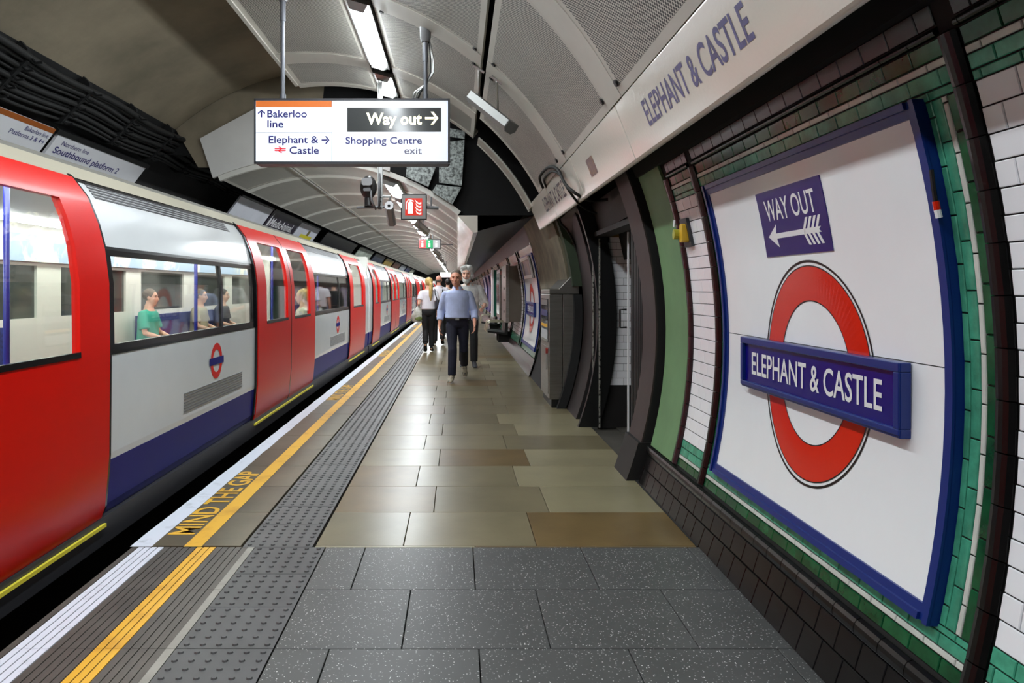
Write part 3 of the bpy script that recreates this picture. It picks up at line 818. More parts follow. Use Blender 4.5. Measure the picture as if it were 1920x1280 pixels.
mb = MB(); mb.box(wx(1.1, RT - 0.06), wx(1.1, RT - 0.06) + 0.014, 6.72, 6.735, 0.02, 1.98); put('white_edge', mb, WHITE, t)
mb = MB(); mb.tube([(wx(1.1, RT) - 0.06, 6.76, 1.28), (wx(1.1, RT) - 0.12, 6.76, 1.28), (wx(1.1, RT) - 0.12, 6.76, 1.12), (wx(1.1, RT) - 0.06, 6.76, 1.12)], 0.010, 6); put('handle', mb, BLACKM, t)
mb = MB(); mb.box(1.50, 4.2, 7.98, 8.12, -0.02, 2.4)
pw = struct(put('wall_passage', mb, GROUT))
mb = MB(); cslab(mb, 7.92, 7.985, 0.0, 2.4, 3.26, 3.46, 18); put('dark_jamb', mb, BLACKM, pw)
r_ = 0; z = 0.44
while z < 2.0:
    x = 1.62 - (0.076 if r_ % 2 else 0)
    while x < 3.0:
        b = MB(); b.box(x + 0.002, x + 0.150, 7.972, 7.98, z + 0.002, z + 0.0742); put('tile', b, WHITET, pw, loc=(x, 7.98, z)); x += 0.152
    z += 0.0762; r_ += 1
mb = MB(); mb.box(3.2, 3.3, 5.4, 8.2, 0, 2.6); mb.box(1.72, 3.3, 5.5, 5.6, 0, 2.6); mb.box(1.64, 3.3, 5.5, 8.2, 2.35, 2.5); put('passage_shell', mb, SOOT, pw)
mb = MB(); mb.box(1.56, 1.86, 7.95, 7.975, 2.02, 2.2); put('amber_notice', mb, mat('amber_notice', (120, 92, 48), 0.6, var=0.3, vs=8), pw)
for u, y in ((1112, 8.30), (1124, 7.905)):
    mb = MB(); X = (u - VPX) / F * y; mb.box(X - 0.007, X + 0.007, y - 0.01, y + 0.01, 0.0, 2.0); put('worn_edge_strip', mb, mat('chipped_white_edge', (150, 148, 140), 0.6, col2=(30, 28, 26), vs=30, thr=(0.40, 0.5)), pw)
# lintel and plates above the opening
t = thing('opening_lintel', 'dark steel lintel across the top of the passage opening', 'lintel', (1.5, 7.2, 2.05))
mb = MB(); mb.hexa([(1.46, 6.2, 2.10), (1.7, 6.2, 2.10), (1.7, 7.9, 2.05), (1.50, 7.9, 2.05), (1.38, 6.2, 2.36), (1.7, 6.2, 2.36), (1.7, 7.9, 2.36), (1.42, 7.9, 2.36)]); put('lintel_plate', mb, mat('dark_olive_paint', (26, 27, 23), 0.6, var=0.3, vs=4), t)
mb = MB(); mb.box(1.45, 1.62, 6.3, 8.4, 2.02, 2.07); put('lintel_angle', mb, DARKP, t)
A_, B2, C_, D_ = [Vector(p) for p in ((1.24, 9.1, 2.31), (1.31, 8.0, 2.39), (1.486, 8.0, 2.264), (1.378, 9.1, 2.15))]
nn = (B2 - A_).cross(D_ - A_).normalized() * 0.015
mb = MB(); mb.hexa([A_, B2, C_, D_, A_ + nn, B2 + nn, C_ + nn, D_ + nn]); tag(put('cover_plate', mb, mat('pinkish_grey_plate', (96, 82, 82), 0.55, var=0.25, vs=6)), 'pinkish grey cover plate hanging tilted below the end of the cream frieze', 'plate')
# grimy plaster return and green strip
mb = MB(); cslab(mb, 9.32, 12.45, 1.40, 2.62, 3.17, 3.30, 14)
wf0 = struct(put('wall_return', mb, GRIME)); shade(wf0, 40)
mb = MB(); cslab(mb, 9.13, 9.31, 1.5, 2.62, 3.20, 3.40, 14); put('green_strip', mb, mat('dull_green_paint', (52, 66, 46), 0.6, var=0.2), wf0)
mb = MB(); cslab(mb, 9.14, 12.45, 0.0, 1.40, 3.20, 3.30, 14); put('lower_backing', mb, SOOTG, wf0)

# stainless cabinet
t = thing('steel_cabinet', 'stainless steel cabinet with sloping top standing against the right wall', 'cabinet', (1.32, 9.7, 0))
y0, y1, x0, x1 = 9.22, 10.15, 1.132, 1.50
mb = MB(); mb.box(x0 + 0.03, x1, y0 + 0.02, y1, 0, 0.10); put('plinth', mb, BLACKM, t)
mb = MB(); mb.box(x0, x0 + 0.165, y0, y1, 0.10, 1.40); put('front_bay', mb, STEEL, t, bevel=0.006)
mb = MB(); mb.box(x0 + 0.17, x1, y0 + 0.004, y1, 0.10, 1.40); put('rear_bay', mb, STEEL, t, bevel=0.006)
mb = MB(); mb.prism([(x0, y0, 1.405), (x0, y0, 1.46), (x0 + 0.12, y0, 1.47), (x1, y0, 1.72), (x1, y0, 1.405)], (0, y1 - y0, 0)); put('sloping_top', mb, STEEL, t, bevel=0.006)
mb = MB(); mb.box(x0 - 0.006, x0 + 0.01, y0 + 0.12, y1 - 0.10, 0.80, 1.34); dr = put('display_window', mb, mat('dark_glass', (24, 26, 32), 0.06), t)
for k, (za_, zb_, m) in enumerate(((1.26, 1.33, STEEL), (1.12, 1.20, mat('blue_print', (30, 44, 110), 0.4)), (0.98, 1.02, YELP), (0.83, 0.95, mat('pale_print', (190, 196, 200), 0.4)))):
    b = MB(); b.box(x0 - 0.008, x0 - 0.004, y0 + 0.16, y1 - 0.14, za_, zb_); put('insert', b, m, dr)
mb = MB(); mb.box(x0 - 0.006, x0 + 0.002, y0 + 0.08, y1 - 0.08, 0.16, 0.74); put('lower_door', mb, STEEL, t, bevel=0.003)
mb = MB(); mb.cbox(x0 - 0.03, x0 - 0.004, y0 + 0.10, y0 + 0.16, 0.66, 0.73, 0.01, axis='x'); put('red_seal', mb, mat('red_seal', (150, 40, 30), 0.5), t)
mb = MB(); mb.tube([(x0 - 0.02, y0 + 0.13, 0.66), (x0 - 0.02, y0 + 0.13, 0.46)], 0.010, 8); put('padlock_bar', mb, ALU, t)

# ------------------------------------------------------------------ far wall on the right
RF = 3.185; YF = 12.45
WT2 = tiled('far_white_tiles', (226, 226, 228), (40, 38, 36), 0.152, 0.0762)
GT2 = tiled('far_green_tiles', (70, 130, 104), (40, 50, 40), 0.152, 0.05)
BT2 = tiled('far_black_tiles', (64, 58, 56), (30, 28, 28), 0.152, 0.11)
PT2 = tiled('far_purple_black_tiles', (40, 35, 44), (20, 17, 18), 0.152, 0.07, rough=0.42, spec=0.2)
mb = MB()
def farstrip(y0, y1, z0, z1, mi, R=RF, n=6):
    for k in range(n):
        a, b = z0 + (z1 - z0) * k / n, z0 + (z1 - z0) * (k + 1) / n
        mb.quad([(wx(a, R), y0, a), (wx(a, R), y1, a), (wx(b, R), y1, b), (wx(b, R), y0, b)], mi, [(y0, a), (y1, a), (y1, b), (y0, b)])
farstrip(YF, YE, 0, 0.285, 2, RF - 0.015, 2); farstrip(YF, YE, 0.285, 0.46, 1, n=2); farstrip(YF, YE, 0.46, 2.06, 0, n=16); farstrip(YF, YE, 2.06, 2.22, 1, n=2); farstrip(YF, YE, 2.22, 2.52, 3, n=3)
wf = struct(put('wall_far', mb, [WT2, GT2, BT2, PT2], smooth=True))
# soffit between far wall and far frieze, far frieze
mb = MB(); mb.quad([(0.27, YB + 0.1, 2.29), (0.27, YE, 2.29), (1.13, YE, 2.52), (1.13, YB + 0.1, 2.52)], 0, [(0, 0), (75, 0), (75, 0.9), (0, 0.9)])
put('glossy_soffit', mb, PT2, wf)
ff = thing('far_frieze', 'cream frieze box under the edge of the low vault further along the platform', 'frieze', (0.1, YB, 2.3))
yy = YB
while yy < 80:
    mb = MB(); mb.prism([(0.0, yy, 2.51), (0.22, yy, 2.265), (0.285, yy, 2.275), (0.285, yy, 2.51)], (0, 1.79, 0)); o = put('fascia_panel', mb, [FASCIA, FASCIAU], ff)
    yy += 1.8
pil_y = []
def pilaster(y):
    b = MB(); cslab(b, y, y + 0.09, 0.285, 2.24, RF - 0.02, RF + 0.01, 14); put('pilaster', b, BLACKT, wf)
for y in (12.47, 15.3, 15.75, 18.3, 18.7, 22.6, 23.2, 26.4, 27.0, 30.2, 30.8, 34, 34.6, 38, 38.6, 44, 50, 56): pilaster(y)
name_panel(12.66, 15.22, 0.40, 2.08, RF, 'white enamel name panel with red ring partly hidden behind the stainless cabinet', 13.95, 1.11, 1.0, False, 48)
def poster(y0, y1, z0, z1, m, label, fm, R=RF, m2=None):
    t = thing('poster_frame', label, 'poster', (wx(z0, R), (y0 + y1) / 2, z0), 'framed posters on the far right wall')
    mb = MB(); cslab(mb, y0, y1, z0, z1, R - 0.012, R, 10); put('sheet', mb, m, t)
    for a, b, c, d in ((y0, y0 + 0.06, z0, z1), (y1 - 0.06, y1, z0, z1), (y0 + 0.06, y1 - 0.06, z0, z0 + 0.06), (y0 + 0.06, y1 - 0.06, z1 - 0.06, z1)):
        mb = MB(); cslab(mb, a, b, c, d, R - 0.04, R, 8); put('frame', mb, fm, t)
    if m2:
        mb = MB(); cslab(mb, y0 + 0.3, y1 - 0.5, z0 + 0.5, z1 - 0.35, R - 0.016, R - 0.011, 6); put('picture', mb, m2, t)
poster(13.1, 14.7, 1.66, 2.05, mat('brown_violet_print', (150, 110, 92), 0.35, col2=(60, 36, 80), vs=2.5), 'small brown and violet poster above the partly hidden red ring', mat('white_rim', (220, 218, 214), 0.4), RF - 0.022)
PU = mat('purple_blue_print', (96, 110, 200), 0.3, col2=(40, 40, 110), vs=1.2)
poster(23.4, 26.2, 0.5, 2.05, PU, 'purple and blue poster beyond the row of seats', BLUEF, m2=mat('pale_print2', (220, 220, 236), 0.3))
poster(27.2, 30.0, 0.5, 2.05, mat('pink_grey_print', (170, 140, 150), 0.3, col2=(90, 80, 130), vs=1), 'pinkish poster second beyond the row of seats', BLUEF)
poster(31.0, 33.8, 0.5, 2.05, PU, 'blue poster third beyond the row of seats', BLUEF)
poster(34.9, 37.8, 0.5, 2.05, mat('white_blue_print', (210, 214, 228), 0.3, col2=(110, 120, 190), vs=1), 'pale poster fourth beyond the row of seats', BLUEF)
# machines on the far wall
t = thing('wall_cabinet', 'brown sided wall cabinet with steel front mounted on the far white tiles', 'cabinet', (1.25, 17, 0.74))
mb = MB(); mb.prism([(1.13, 16.45, 0.74), (1.42, 16.45, 0.74), (1.42, 16.45, 1.5), (1.32, 16.45, 1.97), (1.13, 16.45, 1.97)], (0, 1.5, 0)); put('body', mb, mat('brown_grey_panel', (92, 84, 74), 0.5, var=0.1, vs=3), t)
mb = MB(); mb.box(1.06, 1.13, 16.44, 17.96, 0.72, 2.0); fr = put('front', mb, STEEL, t, bevel=0.008)
for k in range(4):
    b = MB(); b.tube([(1.055, 16.9, 0.95 + 0.26 * k), (1.04, 16.9, 0.95 + 0.26 * k)], 0.03, 10); put('button', b, BLACKM, fr)
t = thing('wall_cabinet', 'slim steel display case beyond the brown sided cabinet', 'cabinet', (1.1, 19.3, 0.72))
mb = MB(); mb.box(1.05, 1.36, 18.6, 20.1, 0.72, 1.96); put('body', mb, STEEL, t, bevel=0.01)
mb = MB(); mb.box(1.04, 1.052, 18.75, 19.95, 0.82, 1.86); put('glass_front', mb, mat('case_glass', (120, 130, 130), 0.08, var=0.3, vs=3), t)
mb = MB(); mb.box(1.05, 1.10, 18.59, 18.598, 1.82, 1.92); put('red_notice', mb, mat('pink_notice', (210, 150, 150), 0.5), t)
t = thing('help_point', 'tall green and white help point panel standing out from the far wall', 'panel', (1.05, 21.4, 0.68))
mb = MB(); mb.box(1.03, 1.36, 21.2, 21.9, 0.68, 2.0); put('body', mb, mat('bottle_green', (10, 92, 74), 0.4), t)
mb = MB(); mb.box(0.98, 1.03, 21.19, 21.91, 0.66, 2.02); put('white_front', mb, WHITE, t, bevel=0.01)
# seats
for k in range(3):
    y = 18.2 + 0.62 * k + (3.6 if k == 2 else 0)
    t = thing('waiting_chair', ['black perforated platform seat nearest below the steel display case', 'black platform seat second along beyond the nearest seat', 'black platform seat furthest away beyond the other two'][k], 'seat', (0.95, y, 0.2), 'black seats on the far wall')
    mb = MB(); mb.prism([(0.74, y, 0.44), (1.14, y, 0.40), (1.18, y, 0.80), (1.24, y, 0.80), (1.22, y, 0.34), (0.74, y, 0.40)], (0, 0.56, 0)); put('seat_shell', mb, BLACKM, t)
    mb = MB(); mb.box(1.0, 1.3, y + 0.1, y + 0.4, 0.16, 0.38); put('bracket', mb, SOOT, t)
    for dy in (-0.02, 0.56):
        mb = MB(); mb.tube([(1.15, y + dy, 0.66), (0.80, y + dy, 0.66), (0.74, y + dy, 0.62), (0.70, y + dy, 0.40)], 0.013, 8); put('armrest', mb, mat('pale_steel_tube', (200, 194, 170), 0.3, metal=0.5), t)
# end of the tunnel
mb = MB(); mb.box(-5.4, 2.0, YE, YE + 0.3, -1.3, 4.8); struct(put('wall_end', mb, mat('dark_end_wall', (52, 50, 50), 0.8)))
# ------------------------------------------------------------------ left wall: cables, signs, posters
for k, (a, r) in enumerate(((131.4, 0.035), (132.2, 0.022), (133.4, 0.028), (134.4, 0.02), (135.6, 0.032), (136.4, 0.018), (137.5, 0.028), (138.5, 0.022), (139.4, 0.018))):
    mb = MB(); P = []; y = Y0 + 0.2
    ph = random.random() * 6
    while y < 60:
        s = 0.022 * math.sin(y * PI / 1.15 + ph * 0.2) + 0.010 * math.sin(y * 0.7 + ph)
        p = arcpt(a + math.degrees(s / 3.3), 3.28 - r, y); P.append(p); y += 0.29 if y < 14 else 2.3
    mb.tube(P, r, 6); tag(put('tunnel_cable', mb, RUBBER, smooth=True), ['uppermost', 'second', 'third', 'fourth', 'fifth', 'sixth', 'seventh', 'eighth', 'lowest'][k] + ' of the soot black cables counted down the upper left tunnel wall', 'cable', 'cables on the left tunnel wall')
b0 = MB(); A = [[arcpt(a, 3.20 + (0.02 if 131 < a < 140 else 0.10), 0), arcpt(a, 3.20 + (0.02 if 131 < a < 140 else 0.10), 0.05), arcpt(a, 3.40, 0.05), arcpt(a, 3.40, 0)] for a in (130.6, 132, 134, 135.5, 137, 138.5, 139.8, 140.6)]
b0.rings(A)
for a in (131.2, 133.2, 135.4, 137.3, 139.2): b0.tube([arcpt(a, 3.32, 0.025), arcpt(a, 3.17, 0.025), arcpt(a - 0.9, 3.13, 0.025)], 0.012, 5)
bme = b0.mesh('cable_bracket', SOOT)
for k in range(18):
    o = bpy.data.objects.new('cable_bracket', bme); link(o); o.location = (0, 2.2 + 1.15 * k, 0)
    tag(o, 'black iron bracket carrying the cables on the left tunnel wall', 'bracket', 'cable brackets on the left tunnel wall')
PB, PT_ = (-4.50, 2.93), (-4.33, 3.155)
def lp(y, b, off=0.0):
    """point on the tilted sign board line above the train; b in metres up the slope"""
    d = Vector((PT_[0] - PB[0], PT_[1] - PB[1])).normalized(); n_ = Vector((d[1], -d[0]))
    q = Vector(PB) + d * b + n_ * off
    return (q[0], y, q[1])
def board(mb, y0, y1, b0_, b1, o0, o1, mi=0):
    mb.hexa([lp(y0, b0_, o0), lp(y1, b0_, o0), lp(y1, b0_, o1), lp(y0, b0_, o1), lp(y0, b1, o0), lp(y1, b1, o0), lp(y1, b1, o1), lp(y0, b1, o1)], mi)
    return mb
SIGNW = mat('sign_white', (232, 232, 236), 0.3)
BROWNS = mat('line_brown', (164, 88, 30), 0.35)
t = thing('line_sign', 'white wall sign with southbound platform wording above the train', 'sign', lp(9.2, 0))
put('board', board(MB(), 8.12, 10.38, 0, 0.27, -0.03, 0.0), SIGNW, t)
for q in ((8.06, 10.44, -0.035, 0.0), (8.06, 10.44, 0.27, 0.33)): put('frame', board(MB(), *q, -0.035, 0.008), BLACKM, t)
text('platform_lettering', 'Northern line', 0.056, lambda a, b: lp(8.28 + a, 0.165 + b, 0.002), NAVY, t, width=0.60, bold=0.004)
text('platform_lettering', 'Southbound platform 2', 0.082, lambda a, b: lp(8.22 + a, 0.052 + b, 0.002), NAVY, t, width=1.55, bold=0.012)
t = thing('line_sign', 'white wall sign with brown band and arrow at the upper left edge', 'sign', lp(7.4, 0))
put('board', board(MB(), 6.72, 8.02, 0.0, 0.31, -0.03, 0.0), SIGNW, t); put('brown_band', board(MB(), 6.72, 8.02, 0.255, 0.311, -0.01, 0.002), BROWNS, t)
put('frame', board(MB(), 6.62, 8.09, -0.04, 0.0, -0.035, 0.008), BLACKM, t)
text('platform_lettering', 'Bakerloo line', 0.05, lambda a, b: lp(7.98 + a, 0.185 + b, 0.002), NAVY, t, width=0.42, anchor='r', bold=0.004)
text('platform_lettering', 'Platforms 3 & 4', 0.05, lambda a, b: lp(7.92 + a, 0.105 + b, 0.002), NAVY, t, width=0.55, anchor='r', bold=0.004)
polys('arrow', [[(a, b) for a, b in q] for q in arrow2d('r', 0.05)], lambda a, b: lp(7.93 + a, 0.105 + b, 0.002), NAVY, t)
def lposter(y0, y1, m, label, extra=None, hgt=0.40):
    global PB, PT_
    t = thing('wall_advert', label, 'poster', lp((y0 + y1) / 2, 0), 'adverts on the left wall above the train')
    put('sheet', board(MB(), y0, y1, -0.12, hgt, -0.03, 0.0), m, t)
    put('top_rail', board(MB(), y0, y1, hgt, hgt + 0.04, -0.03, 0.012), BLACKM, t)
    if extra: extra(t)
PB, PT_ = (-4.15, 2.82), (-4.0, 3.02)
def ex2(t):
    polys('logo_mark', [[(0.1, 0.02), (0.24, 0.02), (0.24, 0.2), (0.19, 0.2), (0.17, 0.34), (0.13, 0.34), (0.1, 0.16)]], lambda a, b: lp(15.98 + a, b, 0.003), WHITE, t)
    text('advert_lettering', 'MedicAnimal.', 0.20, lambda a, b: lp(16.28 + a, 0.04 + b, 0.003), WHITE, t, width=2.1, bold=0.012)
def ex3(t):
    put('yellow_block', board(MB(), 19.5, 20.9, -0.10, 0.10, 0.0, 0.003), mat('lemon_print', (222, 210, 40), 0.4), t)
    put('small_figure', board(MB(), 20.1, 20.35, 0.10, 0.26, 0.0, 0.003), mat('olive_print', (110, 100, 40), 0.4), t)
lposter(13.5, 15.85, mat('white_advert', (222, 224, 232), 0.35, var=0.08, vs=1.5), 'white advert on the left wall, first beyond the southbound sign', None)
lposter(15.95, 18.7, mat('violet_black_advert', (38, 30, 50), 0.35), 'dark violet advert with white lettering on the left wall', ex2)
lposter(18.8, 21.3, mat('white_advert2', (214, 216, 226), 0.35), 'white advert with a yellow block on the left wall', ex3)
lposter(22.4, 29.0, mat('black_advert', (30, 28, 32), 0.3), 'long black advert on the left wall beyond the yellow one', None)
for k, (c, nm) in enumerate((((196, 206, 190), 'pale green'), ((60, 70, 90), 'slate blue'), ((190, 160, 80), 'ochre'), ((120, 70, 50), 'russet'), ((200, 206, 214), 'light grey'), ((50, 60, 110), 'dark blue'), ((200, 200, 180), 'cream'))):
    y = 30.2 + 5.6 * k; lposter(y, y + 4.6, mat('advert_' + nm, c, 0.35, var=0.3, vs=0.7), nm + ' advert far along the left wall above the train')

# ------------------------------------------------------------------ hanging direction sign
SY = 6.86; KS = F / SY
def sp(u, v, off=0.0): return ((u - VPX) / KS, SY - off, CAMZ + (VPY - v) / KS)
hs = thing('hanging_sign', 'wide illuminated direction sign hung from two poles over the platform', 'sign', sp(659, 303))
x0, _, z1 = sp(478, 187); x1, _, z0 = sp(841, 305)
mb = MB(); mb.cbox(x0 - 0.008, x1 + 0.012, SY + 0.004, SY + 0.17, z0 - 0.012, z1 + 0.012, 0.02, axis='y'); put('casing', mb, DGREY, hs)
mb = MB(); mb.box(x0 - 0.008, x1 + 0.012, SY - 0.004, SY + 0.004, z0 - 0.012, z0 + 0.012); mb.box(x0 - 0.008, x1 + 0.012, SY - 0.004, SY + 0.004, z1 - 0.008, z1 + 0.012)
mb.box(x0 - 0.008, x0 + 0.008, SY - 0.004, SY + 0.004, z0, z1); mb.box(x1 - 0.006, x1 + 0.012, SY - 0.004, SY + 0.004, z0, z1); put('rim', mb, DGREY, hs)
LIT = mat('lit_sign_face', (236, 240, 250), 0.22, emit=0.36)
def spf(u0, v0, u1, v1, off): return [sp(u0, v1, off), sp(u1, v1, off), sp(u1, v0, off), sp(u0, v0, off)]
mb = MB(); mb.quad(spf(479, 188, 840, 303, 0)); put('face', mb, LIT, hs)
mb = MB(); mb.quad(spf(480, 189, 622, 200.5, 0.002)); put('brown_band', mb, mat('lit_brown', (196, 104, 46), 0.3, emit=0.35), hs)
mb = MB(); mb.quad(spf(621.6, 189, 622.8, 302, 0.002)); mb.quad(spf(480, 248, 622, 248.8, 0.002)); put('divider', mb, mat('divider_grey', (190, 194, 204), 0.4), hs)
SN = mat('sign_navy', (36, 30, 110), 0.35)
def st_(s, u, v, cap, wd, m, anchor='l', bold=0.011, off=0.003):
    text('sign_lettering', s, cap / KS, lambda a, b: (sp(u, v, off)[0] + a, SY - off, sp(u, v)[2] + b), m, hs, width=wd / KS, anchor=anchor, bold=bold)
st_('Bakerloo', 501.5, 220, 13.5, 74, SN); st_('line', 501.5, 239, 13.5, 30, SN)
st_('Elephant &', 504, 268, 13, 93, SN); st_('Castle', 543, 288, 13, 55, SN)
st_('Shopping Centre', 648, 269.5, 12.5, 143, SN); st_('exit', 791, 288.5, 12.5, 33, mat('worn_lettering', (120, 118, 140), 0.35), 'r')
mb = MB(); mb.quad(spf(651, 202, 827, 247, 0.002)); put('dark_insert', mb, mat('dark_insert', (66, 68, 68), 0.12), hs)
LY = mat('lit_yellow_lettering', (255, 250, 214), 0.3, emit=1.0)
st_('Way out', 687, 233, 20.5, 104, LY, bold=0.03)
def sarrow(kind, u, v, s, m): polys('arrow', arrow2d(kind, s / KS), lambda a, b: (sp(u, v, 0.003)[0] + a, SY - 0.003, sp(u, v)[2] + b), m, hs)
sarrow('up', 483.5, 220, 14, SN); sarrow('r', 603, 270, 15, SN); sarrow('r', 797, 234, 25, LY)
RS = mat('lit_red_symbol', (226, 50, 60), 0.35, emit=0.3)
def rail(u, v, w_):
    h = w_ * 0.56; P = [[(0, h * 0.58), (w_, h * 0.58), (w_, h * 0.72), (0, h * 0.72)], [(0, h * 0.28), (w_, h * 0.28), (w_, h * 0.42), (0, h * 0.42)],
         [(w_ * 0.30, h), (w_ * 0.46, h), (w_ * 0.74, h * 0.65), (w_ * 0.58, h * 0.65)], [(w_ * 0.28, h * 0.35), (w_ * 0.44, h * 0.35), (w_ * 0.72, h * 0.65), (w_ * 0.56, h * 0.65)],
         [(w_ * 0.56, 0), (w_ * 0.72, 0), (w_ * 0.44, h * 0.35), (w_ * 0.28, h * 0.35)]]
    polys('rail_symbol', [[(a / KS, b / KS) for a, b in q] for q in P], lambda a, b: (sp(u, v, 0.003)[0] + a, SY - 0.003, sp(u, v)[2] + b), RS, hs)
rail(515, 286.5, 21)
PG = mat('pole_grey', (104, 106, 112), 0.4, metal=0.4)
for u, zt in ((526.5, 4.235), (797, 3.86)):
    X = (u - VPX) / KS; p = MB(); p.tube([(X, SY + 0.08, z1), (X, SY + 0.08, zt)], 0.020, 12)
    p.tube([(X, SY + 0.08, z1), (X, SY + 0.08, z1 + 0.07)], 0.028, 12); p.tube([(X, SY + 0.08, zt - 0.28), (X, SY + 0.08, zt)], 0.026, 12); pole = put('pole', p, PG, hs, smooth=True); shade(pole, 40)
    c = MB(); c.tube([(X, SY + 0.08, zt - 0.10), (X, SY + 0.08, zt - 0.06), (X, SY + 0.08, zt + 0.06), (X + 0.01, SY + 0.08, zt + 0.12)], [0.036, 0.05, 0.056, 0.056], 14); put('ceiling_cup', c, GREYP, pole, auto=40)
X = (797 - VPX) / KS
for k in range(3):
    c = MB(); c.tube([(X + 0.03, SY + 0.08, 3.80), (X + 0.05 + 0.012 * k, SY + 0.09, 3.6), (X + 0.05 + 0.012 * k, SY + 0.09, 3.48), (X + 0.01, SY + 0.10, 3.38), (X - 0.05 - 0.025 * k, SY + 0.1, 3.30), (X - 0.08 - 0.025 * k, SY + 0.1, z1)], 0.009, 6)
    put('cable', c, ALU if k else RUBBER, hs, smooth=True)

# ------------------------------------------------------------------ equipment hung further along
t = thing('speaker_bar', 'brushed aluminium loudspeaker bar on two arms under the perforated ceiling', 'loudspeaker', (0.34, 7.3, 3.2))
a_, b_ = Vector((0.155, 7.4, 3.36)), Vector((0.50, 7.0, 2.98))
dd = (b_ - a_).normalized(); sd = Vector((0.55, 0.8, -0.1)); sd = (sd - dd * sd.dot(dd)).normalized(); uu = dd.cross(sd)
if uu.z < 0: uu = -uu
mb = MB(); prof_ = [(-0.08, 0.05), (-0.085, -0.02), (-0.045, -0.06), (0.045, -0.06), (0.085, -0.02), (0.08, 0.05)]
mb.rings([[tuple(p + sd * i + uu * j) for i, j in prof_] for p in (a_, b_)]); put('casing', mb, mat('satin_aluminium', (140, 140, 138), 0.5, metal=0.6), t)
mb = MB(); mb.rings([[tuple(p + sd * i * 0.9 + uu * j * 0.9 + dd * e) for i, j in prof_] for p, e in ((b_, 0.0), (b_, 0.006))]); put('end_cap', mb, GREYP, t)
for f, q in ((0.12, (0.20, 7.0, 3.545)), (0.62, (0.36, 6.86, 3.40))):
    mb = MB(); mb.tube([a_ + (b_ - a_) * f + uu * 0.03, Vector(q) - Vector((0, 0, 0.03)), q], 0.010, 6); mb.tube([Vector(q) - Vector((0.05, 0, -0.02)), Vector(q) + Vector((0.05, 0, -0.05))], 0.014, 6); put('arm', mb, ALU, t)

t = thing('equipment_post', 'vertical steel channel post hanging behind the direction sign', 'post', (-0.96, 9.3, 2.46))
mb = MB(); mb.box(-0.995, -0.985, 9.28, 9.34, 2.46, 4.08); mb.box(-0.995, -0.935, 9.335, 9.345, 2.46, 4.08); mb.box(-0.945, -0.935, 9.28, 9.34, 2.46, 4.08); put('channel', mb, ALU, t)
for z in (2.56, 2.61):
    mb = MB(); mb.tube([(-0.955, 9.34, z), (-0.955, 9.325, z)], 0.012, 8); put('bolt', mb, BLACKM, t)
mb = MB(); mb.tube([(-1.26, 9.31, 2.48), (-0.86, 9.31, 2.49), (-0.80, 9.31, 2.52)], 0.016, 8); put('cross_arm', mb, GREYP, t)
t = thing('round_camera', 'round black hooded surveillance camera beside the steel post', 'camera', (-1.11, 9.3, 2.5))
mb = MB(); mb.ellip((-1.11, 9.30, 2.73), (0.105, 0.10, 0.15), n=16); mb.tube([(-1.11, 9.3, 2.60), (-1.10, 9.3, 2.50)], [0.05, 0.06], 10); put('hood', mb, mat('dark_housing', (52, 50, 50), 0.35), t, auto=50)
mb = MB(); mb.cbox(-1.18, -1.05, 9.17, 9.26, 2.74, 2.83, 0.02, axis='y'); put('front_plate', mb, mat('grey_housing', (150, 150, 152), 0.3), t)
mb = MB(); mb.cbox(-1.16, -1.07, 9.18, 9.24, 2.67, 2.71, 0.01, axis='y'); put('lens_bar', mb, GREYP, t)
mb = MB(); mb.tube([(-1.07, 9.2, 2.68), (-1.06, 9.18, 2.55), (-1.01, 9.22, 2.45), (-0.975, 9.27, 2.50), (-0.97, 9.27, 2.9)], 0.013, 7); put('cable', mb, GREYP, t, smooth=True)
t = thing('box_camera', 'boxy grey surveillance camera under the strip light beside the fire sign', 'camera', (-0.83, 9.35, 2.35))
rot = Matrix.Rotation(math.radians(-24), 3, 'X')
mb = MB(); mb.cbox(-0.905, -0.80, 9.28, 9.72, 2.45, 2.56, 0.025, axis='y'); mb.v = [tuple(rot @ (Vector(p) - Vector((-0.85, 9.28, 2.5))) + Vector((-0.85, 9.28, 2.5))) for p in mb.v]; put('body', mb, mat('grey_housing'  , (150, 150, 152), 0.3), t)
mb = MB(); mb.cbox(-0.90, -0.80, 9.27, 9.285, 2.45, 2.555, 0.03, axis='y'); pl = put('end_plate', mb, WHITE, t)
mb = MB(); mb.cbox(-0.87, -0.835, 9.262, 9.27, 2.485, 2.515, 0.01, axis='y'); put('socket', mb, BLACKM, pl)
mb = MB(); mb.tube([(-0.85, 9.31, 2.55), (-0.84, 9.31, 2.62), (-0.94, 9.31, 2.62)], 0.02, 8); put('bracket', mb, ALU, t)

def pict_sign(name, label, x, z, y, s, w_=None):
    w_ = w_ or s
    t = thing(name, label, 'sign', (x, y, z - s / 2))
    mb = MB(); mb.box(x - w_ / 2, x + w_ / 2, y, y + 0.09, z - s / 2, z + s / 2); put('casing', mb, BLACKM, t, bevel=0.006)
    mb = MB(); mb.box(x - w_ / 2 + 0.012, x + w_ / 2 - 0.012, y - 0.003, y + 0.001, z - s / 2 + 0.012, z + s / 2 - 0.012); put('face', mb, mat('sign_face_grey', (150, 148, 146), 0.3), t)
    return t
fx, fz_, fy, s = -0.587, 2.565, 10.0, 0.345
t = pict_sign('fire_sign', 'square red fire extinguisher sign box hung under the vault', fx, fz_, fy, s)
def fs(a, b): return (fx - 0.115 + a * 0.23, fy - 0.006, fz_ - 0.115 + b * 0.23)
flat('red_field', [(0, 0), (1, 0), (1, 1), (0, 1)], lambda a, b: (fs(a, b)[0], fy - 0.005, fs(a, b)[2]), mat('lit_red', (232, 48, 28), 0.3, emit=0.25), t)
WL = mat('lit_white', (250, 246, 240), 0.3, emit=0.5)
